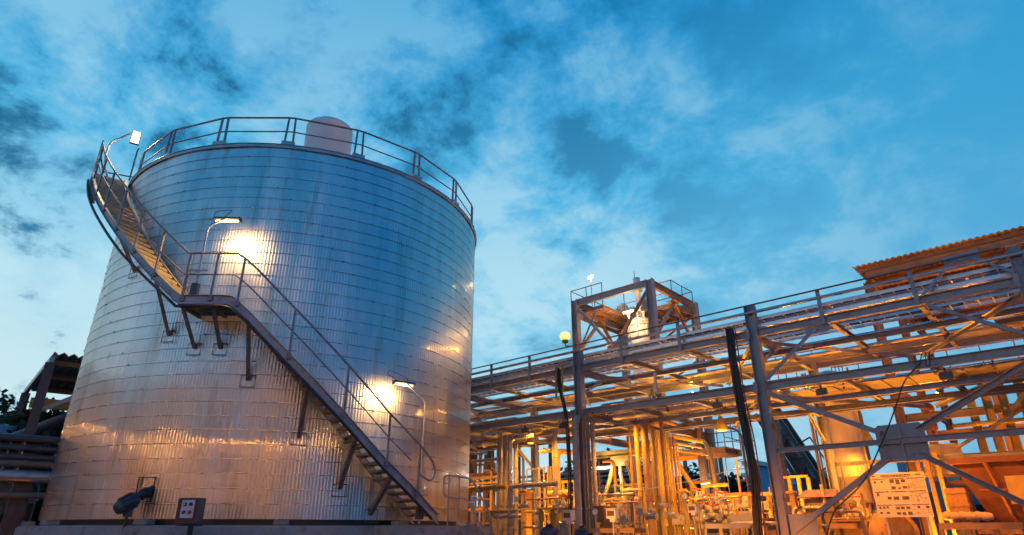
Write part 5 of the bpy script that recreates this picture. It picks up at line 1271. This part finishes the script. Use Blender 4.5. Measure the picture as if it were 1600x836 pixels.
def left_pipes():
    d = 22
    rows = [(688, .10, 'dark_grey'), (703, .08, 'dark_grey'), (717, .08, 'dark_grey'), (727, .10, 'pipe_dark'), (746, .16, 'roof_metal'), (775, .09, 'pipe_dark')]
    for i, (y, r, m) in enumerate(rows):
        c = HD(85, y, d); a = Vector((c.x-7.8, c.y-6.2, c.z)); e = Vector((c.x+2.3, c.y+1.9, c.z))
        T = thing('yard_pipe', a, '%s from the top of the horizontal pipes left of the tank' % ORD[i], 'pipe', 'pipes left of the tank')
        MB().tube([a, e], r, 12).build('run', m, T)
        for t in (.45, .62): MB().lathe(a.lerp(e, t), [(r+.002, 0), (r+.04, .001), (r+.04, .07), (r+.002, .071)], 14, e-a).build('flange', 'dark_grey', T)
    for i, x in enumerate((5, 25, 48, 62)):
        c = HD(x, 690, d+.3); T = thing('pipe_post', Vector((c.x, c.y, 0)), '%s from the left of the posts behind the yard pipes' % ORD[i], 'post', 'posts behind the yard pipes')
        MB().bar(Vector((c.x, c.y, 0)), c, .22, .2).build('shaft', 'dark_grey', T); MB().box(c+Vector((0, 0, .05)), .4, .4, .05).build('cap', 'dark_grey', T)
    rg = random.Random(3)
    for i in range(12):
        x = 60-i*5.5+rg.uniform(-2, 2); y = rg.uniform(700, 800); c = HD(x, y, d+1.2); T = thing('upright_pipe', Vector((c.x, c.y, 0)), '%s from the right of the uprights behind the yard pipes' % ORD[i], 'pipe', 'uprights behind the yard pipes')
        MB().pipe([Vector((c.x, c.y, 0)), c, c+Vector((-.6, .2, 0))], rg.choice([.05, .08]), 8).build('run', rg.choice(['pipe_paint', 'orange_steel', 'dark_grey']), T)
        MB().lathe(c-Vector((0, 0, .5)), [(.08, 0), (.13, .001), (.13, .06), (.08, .061)], 12).build('flange', 'galv', T)
    c = HD(-6, 676, 30); T = thing('blue_tank', Vector((c.x, c.y, 0)), 'blue grey horizontal drum on a stand at the left edge', 'tank')
    MB().lathe(c-Vector((3, 0, 0)), [(.1, 0), (.4, .1), (.55, .3), (.55, 3.9), (.4, 4.1), (.1, 4.2)], 30, (.78, .62, 0)).build('drum', 'roof_metal', T)
    for dx in (-2.2, -.6): MB().bar(c+Vector((dx, .62*(dx+3)/.78, -c.z)), c+Vector((dx, .62*(dx+3)/.78, -.5)), .3, .6).build('saddle', 'dark_grey', T)
    MB().tube([c+Vector((.4, -.6, -.6)), c+Vector((3.2, -.6, .6))], .18, 10).build('pipe', 'dark_grey', T)
    lamp_c = HD(40, 790, 21.5)  # floodlight below sight, added to light the yard pipes
    T = thing('added_yard_floodlight', Vector((lamp_c.x, lamp_c.y, .6)), 'added unseen floodlight on the floor below the yard pipes left of the tank', 'floodlight'); q = Vector((lamp_c.x, lamp_c.y, .6))
    MB().box(q, .3, .3, .2).build('housing', 'dark_grey', T); MB().box(q+Vector((0, 0, .11)), .24, .24, .02).build('lens', 'em_sod', T); lamp('SPOT', q+Vector((0, 0, .2)), 90, SOD, T, .1, q+Vector((-.5, 1, 2)), 140)
left_pipes()
def tree(px, py, d, rad, label, seed, m='leaf', n=1500, leaf=.22, grp='trees beyond the yard', nm='tree'):
    rg = np.random.RandomState(seed); top = HD(px, py, d); h = top.z; base = Vector((top.x, top.y, 0)); T = thing(nm, base, label, 'tree', grp)
    zc = h-rad*1.0; b = MB(); th0 = max(.12, rad*.09)
    b.tube([base, base+Vector((.1*rad, 0, zc*.5)), base+Vector((0, .05*rad, zc)), base+Vector((0, 0, h-rad*.3))], [th0*1.4, th0, th0*.7, th0*.2], 8)
    cl = []
    for i in range(18):
        v = rg.randn(3); v /= np.linalg.norm(v); r = rad*(.35+.6*rg.rand()); q = base+Vector((v[0]*r, v[1]*r, zc+v[2]*r*.95)); q.z = min(q.z, h-rad*.22)
        cl.append((q, rad*(.22+.22*rg.rand()))); b.tube([base+Vector((0, 0, max(.5, zc-rad*.6))), (base+Vector((0, 0, zc))).lerp(q, .5), q], [th0*.4, th0*.25, th0*.08], 5)
    b.build('trunk', 'bark', T)
    vs = []; fs = []
    for i in range(n):
        q, r = cl[rg.randint(len(cl))]; v = rg.randn(3); v = v/np.linalg.norm(v)*r*(rg.rand()**.5)*1.1
        c = Vector((q.x+v[0], q.y+v[1], q.z+v[2])); u = Vector(rg.randn(3)).normalized(); w = u.cross(Vector(rg.randn(3))).normalized(); s = leaf*(.6+.8*rg.rand())
        k = len(vs); vs += [c-u*s, c+w*s*.5, c+u*s, c-w*s*.5]; fs.append((k, k+1, k+2, k+3))
    b = MB(); b.add(vs, fs); b.build('crown', m, T)
tl = [(18, 628, 36, 3.6), (56, 634, 40, 3.4), (88, 630, 38, 3.6), (118, 612, 34, 3.2), (-14, 636, 37, 3.4), (105, 650, 36, 3.4)]
lbs = ['tree left of the shed with a ragged dark top', 'lower tree seen just left of the shed posts', 'tree seen between the shed posts', 'tallest tree right behind the shed beside the tank', 'tree cut by the left edge of the view', 'low tree under the shed roof beside the tank']
for i, (x, y, d, r) in enumerate(tl): tree(x, y, d, r, lbs[i], i+1, 'leaf', 7000, .17)
fl = [(905, 712, 62), (935, 708, 66), (965, 712, 60), (990, 716, 64), (1060, 735, 68), (1078, 729, 62), (1096, 727, 66), (1116, 735, 62), (1135, 733, 70), (1152, 739, 64), (1168, 733, 66)]
for i, (x, y, d) in enumerate(fl): tree(x, y, d, 3.6, '%s from the left in the dark tree line behind the plant' % ORD[i], 20+i, 'leaf_far', 1800, .30, 'distant tree line')

# ================================================================== BEHIND THE VIEWER: what the tank mirrors
def mirror_yard():
    T = thing('process_hall', Vector((2, -20, 0)), 'long sodium lit hall behind the viewer with a row of lamps', 'building')
    MB().box((-6, -22, 6.5), 64, 6, 13).build('wall', 'wall_block', T); MB().box((-6, -22, 13.15), 65, 7, .3).build('roof', 'roof_metal', T)
    for i in range(12): MB().box((-36+i*5.2, -18.96, 3.0), 1.8, .08, 1.6).build('window', 'glass', T)
    for i in range(14):
        x = -36+i*4.4; q = Vector((x, -18.2, 7.9)); L = thing('eave_lamp', q, '%s lamp along the eave of the hall behind the viewer' % ORD[i], 'lamp', 'eave lamps of the hall behind the viewer')
        MB().bar(q+Vector((-1.5, 0, .08)), q+Vector((1.5, 0, .08)), .2, .08).build('housing', 'galv', L); MB().tube([q-Vector((1.4, 0, 0)), q+Vector((1.4, 0, 0))], .09, 8).build('tube', 'em_sodrow', L)
        if i % 2 == 0: lamp('SPOT', q+Vector((0, 1.2, .6)), 3000, (1, .36, .10), L, .3, q+Vector((0, -1.0, -2.2)), 112, .5)
mirror_yard()
def left_hall():
    T = thing('storage_hall', Vector((-44, 5, 0)), 'sodium lit storage hall left of the view beyond the tank', 'building')
    MB().box((-44, 5, 5.5), 6, 62, 11).build('wall', 'wall_block', T); MB().box((-44, 5, 11.15), 7, 63, .3).build('roof', 'roof_metal', T)
    for i in range(9): MB().box((-40.96, -22+i*6.4, 3.0), .08, 1.8, 1.6).build('window', 'glass', T)
    for i in range(9):
        y = -22+i*6.6; q = Vector((-40.2, y, 7.4)); L = thing('wall_lamp', q, '%s lamp along the wall of the storage hall left of the view' % ORD[i], 'lamp', 'wall lamps of the storage hall')
        MB().bar(q+Vector((0, -.9, .08)), q+Vector((0, .9, .08)), .2, .08).build('housing', 'galv', L); MB().tube([q-Vector((0, .8, 0)), q+Vector((0, .8, 0))], .09, 8).build('tube', 'em_sodrow', L)
        if i % 2 == 0: lamp('SPOT', q+Vector((1.2, 0, .6)), 2000, (1, .36, .10), L, .3, q+Vector((-1, 0, -2.2)), 112, .5)
left_hall()
# a check that each label is used once, apart from groups nothing tells apart

def added_mast():  # mast out of view, added to light the upper stair treads
    p = HD(-330, 640, 19); p.z = 7.0; T = thing('added_mast', Vector((p.x, p.y, 0)), 'sodium lamp mast added left of the view to light the tank stair', 'mast')
    MB().tube([Vector((p.x, p.y, 0)), p], .07, 10).build('pole', 'galv', T); MB().box(p+Vector((.2, 0, .05)), .5, .3, .14).build('head', 'dark_grey', T); MB().box(p+Vector((.22, 0, -.04)), .4, .22, .03).build('lens', 'em_sod', T)
    lamp('SPOT', p+Vector((.3, 0, -.1)), 9000, GOLD, T, .15, CY(6.6, -127, 9.3), 17, .8)
added_mast()

def added_beam_flood(s, e, col, label, z=4.86, w=.22, tw=6, tz=1.2):  # floodlights facing away, added to light the fronts of the plant
    p = K(s, w, z); T = thing('added_beam_floodlight', p, label, 'floodlight', 'added shielded floodlights under the front beam')
    MB().box(p, .26, .10, .16, R_(-42)).build('housing', 'dark_grey', T); MB().box(p+RN*.06-Vector((0, 0, .02)), .20, .02, .11, R_(-42)).build('lens', 'em_sod', T); MB().bar(p+Vector((0, 0, .08)), p+Vector((0, 0, .18)), .04, .04).build('bracket', 'dark_grey', T)
    lamp('SPOT', p+RN*.12-Vector((0, 0, .05)), e*1.5, col, T, .08, K(s, 3.2, .6), 118, .8)
for i, (s_, e_, c_) in enumerate(((-20.5, 600, YEL), (-17.9, 500, YEL), (-14.7, 600, YEL), (-13.0, 500, YEL), (-11.2, 600, YEL), (-7.5, 800, YEL), (-4.7, 600, SOD), (-2.0, 450, SOD), (1.4, 250, SOD))):
    added_beam_flood(s_, e_, c_, '%s from the left of the added shielded floodlights under the front lower beam' % ORD[i])

T = thing('dark_backing', K(-10, 24, 0), 'long low dark backing added to darken the gaps behind the plant', 'wall')  # dark backing added so less bright sky shows between the pipework
MB().bar(K(-60, 24, 1.7), K(25, 24, 1.7), .4, 3.4).build('wall', 'dark_grey', T); MB().bar(K(-60, 24, 3.46), K(25, 24, 3.46), .6, .1).build('coping', 'concrete', T)

def added_front_flood(s, w, e, col, label, aw=1.5, az=1.9, ang=52):  # floodlights below the view, added to light the low pipework
    p = K(s, w, .4); T = thing('added_low_floodlight', p, label, 'floodlight', 'added low floodlights before the rack')
    MB().box(p, .3, .16, .22, R_(-42)).build('housing', 'dark_grey', T); MB().box(p+RN*.09, .24, .02, .16, R_(-42)).build('lens', 'em_sod', T); MB().bar(Vector((p.x, p.y, 0)), p-Vector((0, 0, .11)), .06, .06).build('bracket', 'dark_grey', T)
    lamp('SPOT', p+RN*.15, e*1.25, col, T, .1, K(s, aw, az), ang, .7)
for i, (s_, w_, e_, c_) in enumerate(((-16.5, -4.2, 700, YEL), (-13.2, -4.6, 800, YEL), (-9.6, -4.6, 900, YEL), (-6.8, -4.2, 700, SOD), (-3.6, -3.2, 480, SOD))):
    added_front_flood(s_, w_, e_, c_, '%s from the left of the added low floodlights on the ground before the rack' % ORD[i])
# more slim verticals, small frames and ladders to crowd the plant
rg = random.Random(21); xs = sorted([rg.uniform(742, 900) for _ in range(12)]+[rg.uniform(905, 1000) for _ in range(12)]+[rg.uniform(1030, 1160) for _ in range(8)])
for i, x in enumerate(xs):
    w = rg.uniform(3, 9.5); s = KS(x, 740, w)[0]; zt = rg.uniform(2.6, 4.8); r = rg.choice([.02, .03, .04, .06]); m = rg.choice(['orange_steel', 'yellow_paint', 'pipe_paint', 'pipe_dark', 'galv'])
    T = thing('slim_upright', K(s, w, 0), 'slim upright pipe in the depth of the plant', 'pipe', 'slim uprights in the depth of the plant')
    MB().pipe([K(s, w, 0), K(s, w, zt), K(s+rg.choice([-.5, .5, .9]), w, zt)], r, 8).build('run', m, T)
    for q in range(3): MB().lathe(K(s, w, .9+q*.9), [(r+.002, 0), (r+.025, .001), (r+.025, .04), (r+.002, .041)], 10).build('clamp', 'galv', T)
def pframe(x0, x1, w, zt, label, m):
    s0 = KS(x0, 760, w)[0]; s1 = KS(x1, 760, w)[0]; T = thing('support_frame', K(s0, w, 0), label, 'frame', 'small support frames')
    for s in (s0, (s0+s1)/2, s1): MB().bar(K(s, w, 0), K(s, w, zt), .09, .09, RD).build('post', m, T)
    z = 1.4
    while z <= zt: MB().bar(K(s0-.1, w-.05, z), K(s1+.1, w-.05, z), .05, .08).build('rail', m, T); z += .5
for i, (x0, x1, w, zt, lb) in enumerate(((742, 772, 4.5, 4.4, 'brown support frame at the tank edge behind the yellow pipes'), (880, 898, 4.0, 3.4, 'support frame left of the lamp column'), (906, 926, 5.0, 3.9, 'support frame just right of the lamp column'), (935, 962, 8.2, 3.4, 'support frame below the long white tube lamp'), (1010, 1030, 7.5, 4.2, 'support frame behind the tall orange risers'), (1065, 1090, 9, 3.0, 'support frame below the slanting pipes'), (1128, 1150, 7, 2.6, 'support frame beside the ladder foot'), (1208, 1240, 5, 2.6, 'support frame between front column and cabinet'), (1295, 1345, 4.6, 2.4, 'support frame before the cream vessel'))):
    pframe(x0, x1, w, zt, lb, ['orange_steel', 'yellow_paint', 'pipe_dark'][i % 3])

for i, (s_, e_, c_) in enumerate(((-21, 260, YEL), (-15.3, 300, YEL), (-10.0, 320, YEL), (-7.4, 260, YEL), (-4.6, 260, SOD), (-1.2, 320, SOD), (2.5, 320, SOD))):  # floodlights added between the decks to light the upper one from below
    p = K(s_, 2.0, 5.50); T = thing('added_deck_floodlight', p, '%s from the left of the added small floodlights lying on the lower deck' % ORD[i], 'floodlight', 'added small floodlights on the lower deck')
    MB().box(p, .2, .2, .10, R_(-42)).build('housing', 'dark_grey', T); MB().box(p+Vector((0, 0, .06)), .15, .15, .02, R_(-42)).build('lens', 'em_sod', T); MB().bar(p-Vector((0, 0, .05)), p-Vector((0, 0, .3)), .04, .04).build('bracket', 'dark_grey', T)
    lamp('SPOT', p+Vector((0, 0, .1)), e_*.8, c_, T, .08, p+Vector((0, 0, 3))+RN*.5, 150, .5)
